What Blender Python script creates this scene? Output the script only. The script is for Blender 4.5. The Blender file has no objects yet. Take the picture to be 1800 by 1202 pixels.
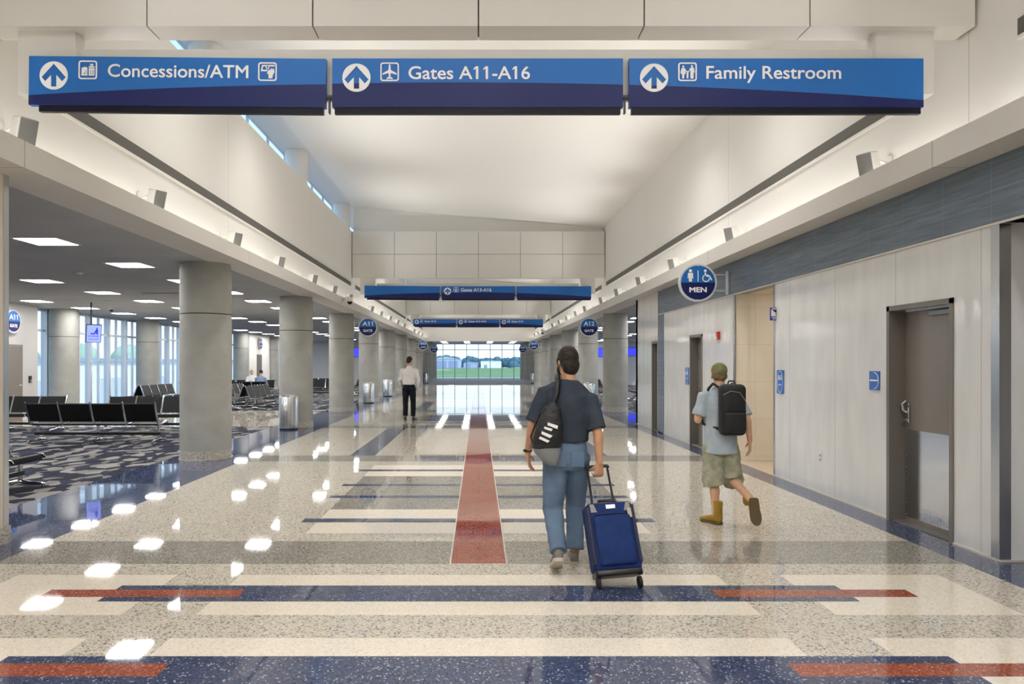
import bpy, bmesh, math, random
from mathutils import Vector, Matrix, Euler
from mathutils.geometry import tessellate_polygon

random.seed(7)
S = bpy.context.scene
COL = S.collection
PI = math.pi

# ------------------------------------------------------------------ camera, sky, exposure
FPX, VX, VY, EYE = 1250.0, 841.0, 639.0, 1.60      # focal length in px, vanishing point, eye height
cd = bpy.data.cameras.new('camera'); cam = bpy.data.objects.new('camera', cd); COL.objects.link(cam)
cam.location = (0, 0, EYE); cam.rotation_euler = (PI/2, 0, 0)
cd.sensor_width = 36.0; cd.lens = FPX/1800*36
cd.shift_x = (900-VX)/1800; cd.shift_y = (VY-601)/1800
cd.clip_end = 6000
S.camera = cam

S.view_settings.view_transform = 'Standard'; S.view_settings.look = 'None'
S.view_settings.gamma = 1.0; S.view_settings.use_curve_mapping = False
S.view_settings.exposure = 0.0

W = bpy.data.worlds.new('sky'); S.world = W; W.use_nodes = True
nt = W.node_tree; bg = nt.nodes['Background']
tcw = nt.nodes.new('ShaderNodeTexCoord'); sxw = nt.nodes.new('ShaderNodeSeparateXYZ'); rw = nt.nodes.new('ShaderNodeValToRGB')
nt.links.new(tcw.outputs['Generated'], sxw.inputs[0]); nt.links.new(sxw.outputs[2], rw.inputs[0])
rw.color_ramp.elements[0].position = 0.0; rw.color_ramp.elements[0].color = (.80, .90, 1.0, 1)
rw.color_ramp.elements[1].position = 0.55; rw.color_ramp.elements[1].color = (.36, .60, 1.0, 1)
nt.links.new(rw.outputs[0], bg.inputs[0]); bg.inputs[1].default_value = 1.75
SUN = bpy.data.lights.new('sun', 'SUN'); SUN.energy = 3.6; SUN.angle = 0.02; SUN.color = (1, .95, .88)
sun = bpy.data.objects.new('sun', SUN); COL.objects.link(sun)
sun.rotation_euler = Euler((math.radians(48), 0, math.radians(40)))

PANEL_STR = 42.0       # ceiling panels (emission strength)
COVE_STR = 5.0       # cove strips on the ledges
LAMP_COL = (1.0, 0.98, 0.955)
DOWN_W = 350.0        # fill downlights added out of view in the vault
UPLIGHT_W = 210.0      # floodlights on the ledges, aimed up at the vault

try:
    S.cycles.max_bounces = 9; S.cycles.diffuse_bounces = 5; S.cycles.glossy_bounces = 4
    S.cycles.transmission_bounces = 4; S.cycles.transparent_max_bounces = 10
    S.cycles.caustics_reflective = False; S.cycles.caustics_refractive = False
    S.cycles.sample_clamp_indirect = 6.0
    S.cycles.use_denoising = True
except Exception:
    pass

# ------------------------------------------------------------------ helpers
def lin(h):
    if isinstance(h, tuple): return (*h, 1) if len(h) == 3 else h
    h = h.lstrip('#'); r = []
    for i in (0, 2, 4):
        c = int(h[i:i+2], 16)/255
        r.append(c/12.92 if c <= .04045 else ((c+.055)/1.055)**2.4)
    return (*r, 1)

def mat(name, col, rough=.5, metal=0.0, spec=.5, emit=0.0, ecol=None):
    m = bpy.data.materials.new(name); m.use_nodes = True
    b = m.node_tree.nodes['Principled BSDF']
    b.inputs['Base Color'].default_value = lin(col); b.inputs['Roughness'].default_value = rough
    b.inputs['Metallic'].default_value = metal; b.inputs['Specular IOR Level'].default_value = spec
    if emit:
        b.inputs['Emission Color'].default_value = lin(ecol or col); b.inputs['Emission Strength'].default_value = emit
    return m

def nodes(m): return m.node_tree.nodes, m.node_tree.links, m.node_tree.nodes['Principled BSDF']

def ramp(n, stops, mode='LINEAR'):
    r = n.new('ShaderNodeValToRGB'); e = r.color_ramp; e.interpolation = mode
    while len(e.elements) < len(stops): e.elements.new(.5)
    for el, (p, c) in zip(e.elements, stops): el.position = p; el.color = lin(c)
    return r

def noisy(name, c1, c2, scale, rough=.5, spec=.5, stretch=(1, 1, 1), bump=0.0, bscale=None, detail=5, metal=0.0, rough2=None):
    m = mat(name, c1, rough, metal, spec); n, l, b = nodes(m)
    tc = n.new('ShaderNodeTexCoord'); mp = n.new('ShaderNodeMapping'); mp.inputs['Scale'].default_value = stretch
    l.new(tc.outputs['Object'], mp.inputs[0])
    t = n.new('ShaderNodeTexNoise'); t.inputs['Scale'].default_value = scale; t.inputs['Detail'].default_value = detail
    l.new(mp.outputs[0], t.inputs['Vector'])
    r = ramp(n, [(.3, c1), (.7, c2)]); l.new(t.outputs['Fac'], r.inputs[0]); l.new(r.outputs[0], b.inputs['Base Color'])
    if bump:
        t2 = n.new('ShaderNodeTexNoise'); t2.inputs['Scale'].default_value = bscale or scale; t2.inputs['Detail'].default_value = 3
        l.new(mp.outputs[0], t2.inputs['Vector'])
        bp = n.new('ShaderNodeBump'); bp.inputs['Strength'].default_value = bump; bp.inputs['Distance'].default_value = .01
        l.new(t2.outputs['Fac'], bp.inputs['Height']); l.new(bp.outputs[0], b.inputs['Normal'])
    return m

def terrazzo(name, stops, scale=95, rough=.035):
    m = mat(name, '#888888', rough, 0, .65); n, l, b = nodes(m)
    tc = n.new('ShaderNodeTexCoord')
    v = n.new('ShaderNodeTexVoronoi'); v.inputs['Scale'].default_value = scale; l.new(tc.outputs['Object'], v.inputs['Vector'])
    sp = n.new('ShaderNodeSeparateColor'); l.new(v.outputs['Color'], sp.inputs[0])
    r = ramp(n, stops, 'CONSTANT'); l.new(sp.outputs[0], r.inputs[0]); l.new(r.outputs[0], b.inputs['Base Color'])
    t = n.new('ShaderNodeTexNoise'); t.inputs['Scale'].default_value = 1.7; t.inputs['Detail'].default_value = 1.5
    l.new(tc.outputs['Object'], t.inputs['Vector'])
    bp = n.new('ShaderNodeBump'); bp.inputs['Strength'].default_value = .10; bp.inputs['Distance'].default_value = .01
    l.new(t.outputs['Fac'], bp.inputs['Height']); l.new(bp.outputs[0], b.inputs['Normal'])
    return m

def joints(m, axes, col, w=.012):
    """thin joint lines in a wall material: axes = [(axis, period, offset), ...]"""
    n, l, b = nodes(m)
    tc = n.new('ShaderNodeTexCoord'); sx = n.new('ShaderNodeSeparateXYZ'); l.new(tc.outputs['Object'], sx.inputs[0])
    acc = None
    for ax, per, off in axes:
        a = n.new('ShaderNodeMath'); a.operation = 'SUBTRACT'; l.new(sx.outputs[ax], a.inputs[0]); a.inputs[1].default_value = off
        d = n.new('ShaderNodeMath'); d.operation = 'DIVIDE'; l.new(a.outputs[0], d.inputs[0]); d.inputs[1].default_value = per
        f = n.new('ShaderNodeMath'); f.operation = 'FRACT'; l.new(d.outputs[0], f.inputs[0])
        c = n.new('ShaderNodeMath'); c.operation = 'LESS_THAN'; l.new(f.outputs[0], c.inputs[0]); c.inputs[1].default_value = w/per
        if acc is None: acc = c
        else:
            mx = n.new('ShaderNodeMath'); mx.operation = 'MAXIMUM'; l.new(acc.outputs[0], mx.inputs[0]); l.new(c.outputs[0], mx.inputs[1]); acc = mx
    mix = n.new('ShaderNodeMix'); mix.data_type = 'RGBA'
    l.new(acc.outputs[0], mix.inputs[0])
    src = b.inputs['Base Color'].links[0].from_socket if b.inputs['Base Color'].links else None
    if src: l.new(src, mix.inputs[6])
    else: mix.inputs[6].default_value = b.inputs['Base Color'].default_value
    mix.inputs[7].default_value = lin(col)
    l.new(mix.outputs[2], b.inputs['Base Color'])
    return m

class MB:
    def __init__(s): s.v = []; s.f = []; s.mi = []; s.cur = 0
    def add(s, vs, fs):
        o = len(s.v); s.v += [tuple(p) for p in vs]; s.f += [tuple(i+o for i in f) for f in fs]; s.mi += [s.cur]*len(fs); return s
    def box(s, x0, x1, y0, y1, z0, z1, M=None, bev=0.0):
        if x0 > x1: x0, x1 = x1, x0
        if y0 > y1: y0, y1 = y1, y0
        if z0 > z1: z0, z1 = z1, z0
        if bev:
            bm = bmesh.new(); bmesh.ops.create_cube(bm, size=1)
            for v in bm.verts: v.co = Vector(((x0+x1)/2+v.co.x*(x1-x0), (y0+y1)/2+v.co.y*(y1-y0), (z0+z1)/2+v.co.z*(z1-z0)))
            bmesh.ops.bevel(bm, geom=bm.edges[:], offset=bev, segments=3, affect='EDGES', profile=.5)
            bm.verts.index_update()
            vs = [v.co.copy() for v in bm.verts]; fs = [[v.index for v in f.verts] for f in bm.faces]; bm.free()
        else:
            vs = [Vector(p) for p in ((x0,y0,z0),(x1,y0,z0),(x1,y1,z0),(x0,y1,z0),(x0,y0,z1),(x1,y0,z1),(x1,y1,z1),(x0,y1,z1))]
            fs = [(0,3,2,1),(4,5,6,7),(0,1,5,4),(1,2,6,5),(2,3,7,6),(3,0,4,7)]
        if M: vs = [M @ v for v in vs]
        return s.add(vs, fs)
    def quad(s, a, b, c, d): return s.add([a, b, c, d], [(0, 1, 2, 3)])
    def cyl(s, c, r, z0, z1, seg=32, r2=None, M=None):
        r2 = r if r2 is None else r2
        vs = [Vector((c[0]+r*math.cos(2*PI*i/seg), c[1]+r*math.sin(2*PI*i/seg), z0)) for i in range(seg)]
        vs += [Vector((c[0]+r2*math.cos(2*PI*i/seg), c[1]+r2*math.sin(2*PI*i/seg), z1)) for i in range(seg)]
        if M: vs = [M @ v for v in vs]
        fs = [(i, (i+1) % seg, seg+(i+1) % seg, seg+i) for i in range(seg)] + [tuple(range(seg-1, -1, -1)), tuple(range(seg, 2*seg))]
        return s.add(vs, fs)
    def lathe(s, c, prof, seg=40, M=None):
        vs = []; n = len(prof)
        for r, z in prof:
            vs += [Vector((c[0]+r*math.cos(2*PI*i/seg), c[1]+r*math.sin(2*PI*i/seg), c[2]+z)) for i in range(seg)]
        if M: vs = [M @ v for v in vs]
        fs = [(k*seg+i, k*seg+(i+1) % seg, (k+1)*seg+(i+1) % seg, (k+1)*seg+i) for k in range(n-1) for i in range(seg)]
        if prof[0][0] > 1e-6: fs.append(tuple(range(seg-1, -1, -1)))
        if prof[-1][0] > 1e-6: fs.append(tuple(range((n-1)*seg, n*seg)))
        return s.add(vs, fs)
    def loft(s, secs, seg=16):
        """secs: (centre, u, v) with u, v half-axis vectors -> closed elliptical loft"""
        vs = []
        for c, u, v in secs:
            vs += [Vector(c)+Vector(u)*math.cos(2*PI*i/seg)+Vector(v)*math.sin(2*PI*i/seg) for i in range(seg)]
        n = len(secs)
        fs = [(k*seg+i, k*seg+(i+1) % seg, (k+1)*seg+(i+1) % seg, (k+1)*seg+i) for k in range(n-1) for i in range(seg)]
        fs += [tuple(range(seg-1, -1, -1)), tuple(range((n-1)*seg, n*seg))]
        return s.add(vs, fs)
    def tube(s, pts, r, seg=10):
        pts = [Vector(p) for p in pts]; rs = r if isinstance(r, (list, tuple)) else [r]*len(pts)
        secs = []; up = None
        for i, p in enumerate(pts):
            t = (pts[min(i+1, len(pts)-1)]-pts[max(i-1, 0)]).normalized()
            if up is None:
                up = Vector((0, 0, 1)) if abs(t.z) < .9 else Vector((1, 0, 0))
            u = t.cross(up).normalized(); v = u.cross(t).normalized(); up = v
            secs.append((p, u*rs[i], v*rs[i]))
        return s.loft(secs, seg)
    def ball(s, c, r, seg=16, M=None):
        rx, ry, rz = r if isinstance(r, (tuple, list)) else (r, r, r)
        vs = []; fs = []; rings = seg//2
        vs.append(Vector((0, 0, rz)))
        for k in range(1, rings):
            a = PI*k/rings
            vs += [Vector((rx*math.sin(a)*math.cos(2*PI*i/seg), ry*math.sin(a)*math.sin(2*PI*i/seg), rz*math.cos(a))) for i in range(seg)]
        vs.append(Vector((0, 0, -rz))); L = len(vs)-1
        for i in range(seg): fs.append((0, 1+i, 1+(i+1) % seg))
        for k in range(rings-2):
            for i in range(seg): fs.append((1+k*seg+i, 1+(k+1)*seg+i, 1+(k+1)*seg+(i+1) % seg, 1+k*seg+(i+1) % seg))
        for i in range(seg): fs.append((L, L-seg+(i+1) % seg, L-seg+i))
        if M: vs = [M @ v for v in vs]
        return s.add([v+Vector(c) for v in vs], fs)
    def cap(s, a, b, ra, rb, seg=14):
        """tapered capsule"""
        a = Vector(a); b = Vector(b); t = b-a; L = t.length
        if L < 1e-6: return s.ball(a, ra, seg)
        t.normalize(); h = Vector((0, 0, 1)) if abs(t.z) < .9 else Vector((1, 0, 0))
        u = t.cross(h).normalized(); v = t.cross(u).normalized()
        if u.cross(v).dot(t) < 0: v = -v
        secs = []
        for k in range(5):
            q = -PI/2+PI/2*k/5+.12
            secs.append((a+t*ra*math.sin(q), u*ra*math.cos(q), v*ra*math.cos(q)))
        secs.append((a, u*ra, v*ra)); secs.append((b, u*rb, v*rb))
        for k in range(1, 6):
            q = PI/2*k/5-.12*(k == 5)
            secs.append((b+t*rb*math.sin(q), u*rb*math.cos(q), v*rb*math.cos(q)))
        return s.loft(secs, seg)
    def prism(s, poly, M, t, holes=()):
        """flat shape in local (u,v), thickness t along +w; M maps (u,v,w) to the parent's space"""
        loops = [[Vector((p[0], p[1], 0)) for p in lp] for lp in (poly, *holes)]
        tri = tessellate_polygon(loops); flat = [p for lp in loops for p in lp]; N = len(flat)
        vs = [M @ p for p in flat] + [M @ (p+Vector((0, 0, t))) for p in flat]; fs = []
        for a, b, c in tri:
            if (flat[b]-flat[a]).cross(flat[c]-flat[a]).z < 0: b, c = c, b
            fs.append((a+N, b+N, c+N)); fs.append((a, c, b))
        o = 0
        for li, lp in enumerate(loops):
            n = len(lp); ar = sum(lp[i].x*lp[(i+1) % n].y-lp[(i+1) % n].x*lp[i].y for i in range(n))
            for i in range(n):
                j = (i+1) % n
                if (ar > 0) == (li == 0): fs.append((o+i, o+j, o+j+N, o+i+N))
                else: fs.append((o+j, o+i, o+i+N, o+j+N))
            o += n
        return s.add(vs, fs)
    def mesh(s, name, mats, smooth=False, angle=None):
        me = bpy.data.meshes.new(name); me.from_pydata(s.v, [], s.f)
        for m in (mats if isinstance(mats, (list, tuple)) else [mats]): me.materials.append(m)
        if max(s.mi, default=0): me.polygons.foreach_set('material_index', s.mi)
        if smooth:
            me.polygons.foreach_set('use_smooth', [True]*len(me.polygons))
            try: me.set_sharp_from_angle(angle=math.radians(angle or 40))
            except Exception: pass
        me.update(); return me
    def build(s, name, mats, parent=None, smooth=False, angle=None):
        return link(name, s.mesh(name, mats, smooth, angle), parent)

def link(name, data, parent=None):
    o = bpy.data.objects.new(name, data); COL.objects.link(o)
    if parent: o.parent = parent
    return o

def tag(o, label, cat, group=None, kind=None):
    o['label'] = label; o['category'] = cat
    if group: o['group'] = group
    if kind: o['kind'] = kind
    return o

def thing(name, label, cat, loc=(0, 0, 0), rz=0.0, group=None):
    o = bpy.data.objects.new(name, None); COL.objects.link(o); o.empty_display_size = .1
    o.location = loc; o.rotation_euler = (0, 0, rz); return tag(o, label, cat, group)

def struct(name, mb, m, parent=None, smooth=False):
    o = mb.build(name, m, parent, smooth)
    if not parent: o['kind'] = 'structure'
    return o

def copy_tree(o, parent=None):
    c = o.copy(); COL.objects.link(c)
    if parent: c.parent = parent
    for ch in list(o.children): copy_tree(ch, c)
    return c

def frame_front(x, y, z):      # flat shapes that face the hall's near end: u = +X, v = +Z, w = -Y
    return Matrix(((1, 0, 0, x), (0, 0, -1, y), (0, 1, 0, z), (0, 0, 0, 1)))
def frame_wall(x, y, z, s=1):  # flat shapes on a side wall. s=1: on the right wall (faces -X); s=-1: on the left wall
    return Matrix(((0, 0, -s, x), (-s, 0, 0, y), (0, 1, 0, z), (0, 0, 0, 1)))

def circle(cx, cy, r, n=40, a0=0, a1=2*PI):
    full = abs(a1-a0-2*PI) < 1e-6
    return [(cx+r*math.cos(a0+(a1-a0)*i/(n if full else n-1)), cy+r*math.sin(a0+(a1-a0)*i/(n if full else n-1))) for i in range(n)]
def rrect(x0, y0, x1, y1, r, n=6):
    p = []
    for cx, cy, a in ((x1-r, y0+r, -PI/2), (x1-r, y1-r, 0), (x0+r, y1-r, PI/2), (x0+r, y0+r, PI)):
        p += [(cx+r*math.cos(a+PI/2*i/n), cy+r*math.sin(a+PI/2*i/n)) for i in range(n+1)]
    return p
def rect(x0, y0, x1, y1): return [(x0, y0), (x1, y0), (x1, y1), (x0, y1)]
def bar(a, b, w):
    a = Vector(a); b = Vector(b); d = (b-a).normalized(); q = Vector((-d.y, d.x))*w/2
    return [tuple(a-q), tuple(b-q), tuple(b+q), tuple(a+q)]

def text_raw(body, bold):
    cu = bpy.data.curves.new('t', 'FONT'); cu.body = body; cu.size = 1.0; cu.resolution_u = 4
    o = bpy.data.objects.new('t', cu); COL.objects.link(o)
    dg = bpy.context.evaluated_depsgraph_get(); me = bpy.data.meshes.new_from_object(o.evaluated_get(dg))
    bpy.data.objects.remove(o); bpy.data.curves.remove(cu)
    if bold:                                   # heavier strokes: the same flat letters overlaid with small offsets
        vs = [v.co.copy() for v in me.vertices]; fs = [tuple(p.vertices) for p in me.polygons]; V_, F_ = [], []
        for dx, dy in [(0, 0)]+[(bold*math.cos(PI/4*i), bold*math.sin(PI/4*i)) for i in range(8)]:
            o_ = len(V_); lift = 0 if not V_ else -6e-5*(1+len(V_)//len(vs)); V_ += [(v.x+dx, v.y+dy, lift) for v in vs]; F_ += [tuple(i+o_ for i in f) for f in fs]
        me.clear_geometry(); me.from_pydata(V_, [], F_)
    return me
def x_span(body, bold):
    me = text_raw(body, bold); xs = [v.co.x for v in me.vertices]; ys = [v.co.y for v in me.vertices]; bpy.data.meshes.remove(me)
    return min(xs), max(xs), max(ys)
def text_mesh(body, h, M, m, name, parent, width=None, align='LEFT', bold=0.0, depth=.002):
    """lettering with capital height h, one mesh per word; M is a frame whose origin is the baseline start"""
    X0, X1, _ = x_span(body, bold); cap = x_span('H', bold)[2]
    sy = h/cap; sx = sy if width is None else width/(X1-X0)
    w = (X1-X0)*sx; off = {'LEFT': 0, 'CENTER': -w/2, 'RIGHT': -w}[align]
    pos = 0; res = None
    for word in body.split(' '):
        i = body.index(word, pos); pos = i+len(word)
        me = text_raw(word, bold)
        dx = x_span(body[:pos], bold)[1]-max(v.co.x for v in me.vertices)
        bm = bmesh.new(); bm.from_mesh(me)
        for j, ch in enumerate(word):           # the default face draws 1 as a bare stem: give it its flag
            if ch != '1': continue
            xr = x_span(word[:j+1], bold)[1]; a0, a1, _t = x_span('1', bold); xl = xr-(a1-a0)
            p = [(xl+.01, cap), (xl+.01, cap-.13), (xl-.12, cap-.215), (xl-.12, cap-.12)]
            bm.faces.new([bm.verts.new((q[0], q[1], 0)) for q in p])
        bm.to_mesh(me); bm.free()
        me.transform(Matrix(((sx, 0, 0, off+(dx-X0)*sx), (0, sy, 0, 0), (0, 0, 1, depth), (0, 0, 0, 1))))
        me.transform(M); me.materials.clear(); me.materials.append(m); me.name = name
        res = link(name, me, parent)
    return res

ORD = ['first', 'second', 'third', 'fourth', 'fifth', 'sixth', 'seventh', 'eighth', 'ninth', 'tenth', 'eleventh', 'twelfth',
       'thirteenth', 'fourteenth', 'fifteenth', 'sixteenth', 'seventeenth', 'eighteenth', 'nineteenth', 'twentieth', 'twenty-first', 'twenty-second']

# ------------------------------------------------------------------ materials
M_white = mat('white_paint', '#e9e6e0', .55)
M_fascia = joints(mat('fascia_paint', '#d6d2ca', .5), [('Y', 5.97, 6.09)], '#a9a59d', .014)
M_upper = joints(mat('upper_wall_paint', '#e6e3dc', .6), [('Y', 5.97, 6.2)], '#c4c1b9', .012)
M_ceil = mat('vault_paint', '#f0eee9', .7)
M_low = noisy('low_ceiling_shaded', '#a3a4a6', '#adaeb0', 1.2, .8)  # off-white ceiling; its unlit look is put into the grey
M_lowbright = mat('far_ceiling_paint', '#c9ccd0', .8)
M_panelbox = mat('bulkhead_panel', '#dcd9d2', .5)
M_gap = mat('joint_gap', '#3c372c', .8)
M_conc = noisy('concrete', '#969690', '#a3a29c', 3.0, .75, .3, bump=.12, bscale=40)
M_slot = joints(mat('slot_grille', '#77746c', .6), [('Z', .016, 0)], '#24231f', .008)
M_steel = mat('stainless_steel', '#c3c4c6', .22, 1.0)
M_steel2 = noisy('brushed_steel', '#d8d9db', '#bfc1c3', 30, .26, .5, (1, 1, .02), metal=1.0)
M_chrome = mat('polished_aluminium', '#d0d1d3', .18, 1.0)
M_black = mat('black_vinyl', '#0c0c0e', .5, 0, .22)
M_blackp = mat('black_plastic', '#0d0d0f', .35)
M_rubber = mat('black_rubber', '#131313', .7)
M_taupe = mat('taupe_door_paint', '#7c756e', .25)
M_taupe_d = mat('taupe_frame_paint', '#6d6862', .35)
M_wall_end = mat('beige_wall_paint', '#d7cdc0', .5)
M_greywall = mat('grey_wall_paint', '#b9b7b5', .55)
M_mull = mat('white_aluminium', '#cfd4da', .35, .2)
M_mull_d = mat('grey_aluminium', '#8d959e', .4, .3)
M_plwhite = mat('white_plastic', '#e4e2de', .4)
M_grillgrey = mat('grey_speaker_grille', '#8b8a88', .6)
M_signblue = mat('sign_blue', '#2468b4', .4, 0, .25)
M_signnavy = mat('sign_navy', '#1a235c', .4, 0, .25)
M_signwhite = mat('sign_white', '#ffffff', .45)
M_signrail = mat('sign_rail_navy', '#0b0c1e', .4, 0, .2)
M_plaque = mat('plaque_blue', '#2f66b0', .4)
M_red = mat('alarm_red', '#b8332a', .4)
M_lamp = mat('lamp_diffuser', '#ffffff', .6, emit=PANEL_STR, ecol=LAMP_COL)
M_cove = mat('cove_lamp', '#ffffff', .6, emit=COVE_STR, ecol=LAMP_COL)
M_screen = mat('lit_blue_screen', '#3a43c8', .3, emit=1.1, ecol='#3b42e0')
M_screenpale = mat('lit_pale_blue_screen', '#8f9ef0', .3, emit=.85, ecol='#8ea0ff')
M_screenink = mat('screen_dark_blue', '#2433c0', .4, emit=.5, ecol='#2736d0')

M_plaster = noisy('grey_plaster_panel', '#e0e0df', '#d4d4d3', 4.5, .09, .5, (1, 1, .28), bump=.26, bscale=5.5, detail=8)
joints(M_plaster, [('Y', 1.22, 5.95)], '#b9b7b4', .01)
M_bluetile = noisy('slate_blue_tile', '#6b7784', '#4f5b68', 7.0, .35, .5, (1, .3, 5), bump=.05, bscale=30)
joints(M_bluetile, [('Y', .61, .33), ('Z', .27, .04)], '#7c8791', .005)
M_beigetile = noisy('beige_wall_tile', '#e6dccc', '#dfd4c2', 3.0, .35)
joints(M_beigetile, [('X', .30, .05), ('Z', .61, .08)], '#cbbfac', .006)

T_light = terrazzo('terrazzo_light', [(0, '#cfc7b9'), (.42, '#c0b8a9'), (.62, '#d6cec1'), (.76, '#a29a8d'), (.88, '#77716a'), (.95, '#e2dacd')])
T_grey = terrazzo('terrazzo_grey', [(0, '#96928a'), (.35, '#868279'), (.6, '#a09c93'), (.78, '#66635d'), (.92, '#bbb6ac')])
T_cream = terrazzo('terrazzo_cream', [(0, '#ece3d3'), (.5, '#e5dac8'), (.8, '#f3ebde'), (.95, '#d6cab6')])
T_blue = terrazzo('terrazzo_blue', [(0, '#3a4460'), (.4, '#454f6d'), (.75, '#2d354e'), (.94, '#9aa1b0')], 110)
T_red = terrazzo('terrazzo_red', [(0, '#8f4a38'), (.45, '#a05a46'), (.75, '#7c3d2e'), (.94, '#c08a76')], 120)
T_base = terrazzo('terrazzo_base', [(0, '#bfb9ad'), (.42, '#aba497'), (.62, '#cdc6ba'), (.74, '#88827a'), (.88, '#66615a')], 110, .3)
M_strip = mat('zinc_strip', '#d9d2c6', .3, .3)
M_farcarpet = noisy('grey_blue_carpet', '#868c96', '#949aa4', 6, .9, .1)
M_resttile = mat('restroom_floor_tile', '#bfae96', .35)

def carpet():
    m = mat('leaf_pattern_carpet', '#202438', .95, 0, .1); n, l, b = nodes(m)
    tc = n.new('ShaderNodeTexCoord')
    nz = n.new('ShaderNodeTexNoise'); nz.inputs['Scale'].default_value = 1.6; nz.inputs['Detail'].default_value = 1
    l.new(tc.outputs['Object'], nz.inputs['Vector'])
    mx = n.new('ShaderNodeMix'); mx.data_type = 'VECTOR'; mx.inputs[0].default_value = .22
    l.new(tc.outputs['Object'], mx.inputs[4]); l.new(nz.outputs['Color'], mx.inputs[5])
    mp = n.new('ShaderNodeMapping'); mp.inputs['Scale'].default_value = (7.6, 4.4, 1); mp.inputs['Rotation'].default_value = (0, 0, .7)
    l.new(mx.outputs[1], mp.inputs[0])
    v = n.new('ShaderNodeTexVoronoi'); v.inputs['Scale'].default_value = 1.0; l.new(mp.outputs[0], v.inputs['Vector'])
    sp = n.new('ShaderNodeSeparateColor'); l.new(v.outputs['Color'], sp.inputs[0])
    r = ramp(n, [(0, '#191c2c'), (.3, '#757370'), (.5, '#262a3e'), (.74, '#898682'), (.9, '#141726')], 'CONSTANT')
    l.new(sp.outputs[0], r.inputs[0]); l.new(r.outputs[0], b.inputs['Base Color'])
    b.inputs['Sheen Weight'].default_value = .04; b.inputs['Sheen Roughness'].default_value = .4
    return m
M_carpet = carpet()

def glass_mat(name, tint='#e8f2f4', refl=.06):
    m = bpy.data.materials.new(name); m.use_nodes = True; n = m.node_tree.nodes; l = m.node_tree.links; n.clear()
    out = n.new('ShaderNodeOutputMaterial'); t = n.new('ShaderNodeBsdfTransparent'); t.inputs[0].default_value = lin(tint)
    g = n.new('ShaderNodeBsdfGlossy'); g.inputs['Roughness'].default_value = .02
    mx = n.new('ShaderNodeMixShader'); f = n.new('ShaderNodeLayerWeight'); f.inputs[0].default_value = .5
    p = n.new('ShaderNodeMath'); p.operation = 'POWER'; l.new(f.outputs['Facing'], p.inputs[0]); p.inputs[1].default_value = 5
    q = n.new('ShaderNodeMath'); q.operation = 'MULTIPLY_ADD'; l.new(p.outputs[0], q.inputs[0]); q.inputs[1].default_value = .6; q.inputs[2].default_value = .04
    l.new(q.outputs[0], mx.inputs[0]); l.new(t.outputs[0], mx.inputs[1]); l.new(g.outputs[0], mx.inputs[2]); l.new(mx.outputs[0], out.inputs[0])
    return m
M_glass = glass_mat('window_glass')

# ------------------------------------------------------------------ the setting: geometry constants
BAY, N0 = 5.97, 6.09                      # column bay, first bulkhead line
def line(n): return N0+BAY*n
FX, WX, CX, RX = 3.89, 4.28, 4.62, 4.21   # fascia, upper wall, column row, restroom wall
ZL, ZF = 3.28, 3.51                       # low ceiling, fascia top
ZWR, ZWL, ZC = 6.26, 6.07, 6.97           # wall tops right / left, vault's high edge
Y0, YH, YE = -13.0, line(8), 73.5          # hall starts, vault ends, end window
OX = 13.4                                 # outer glass line

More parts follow.
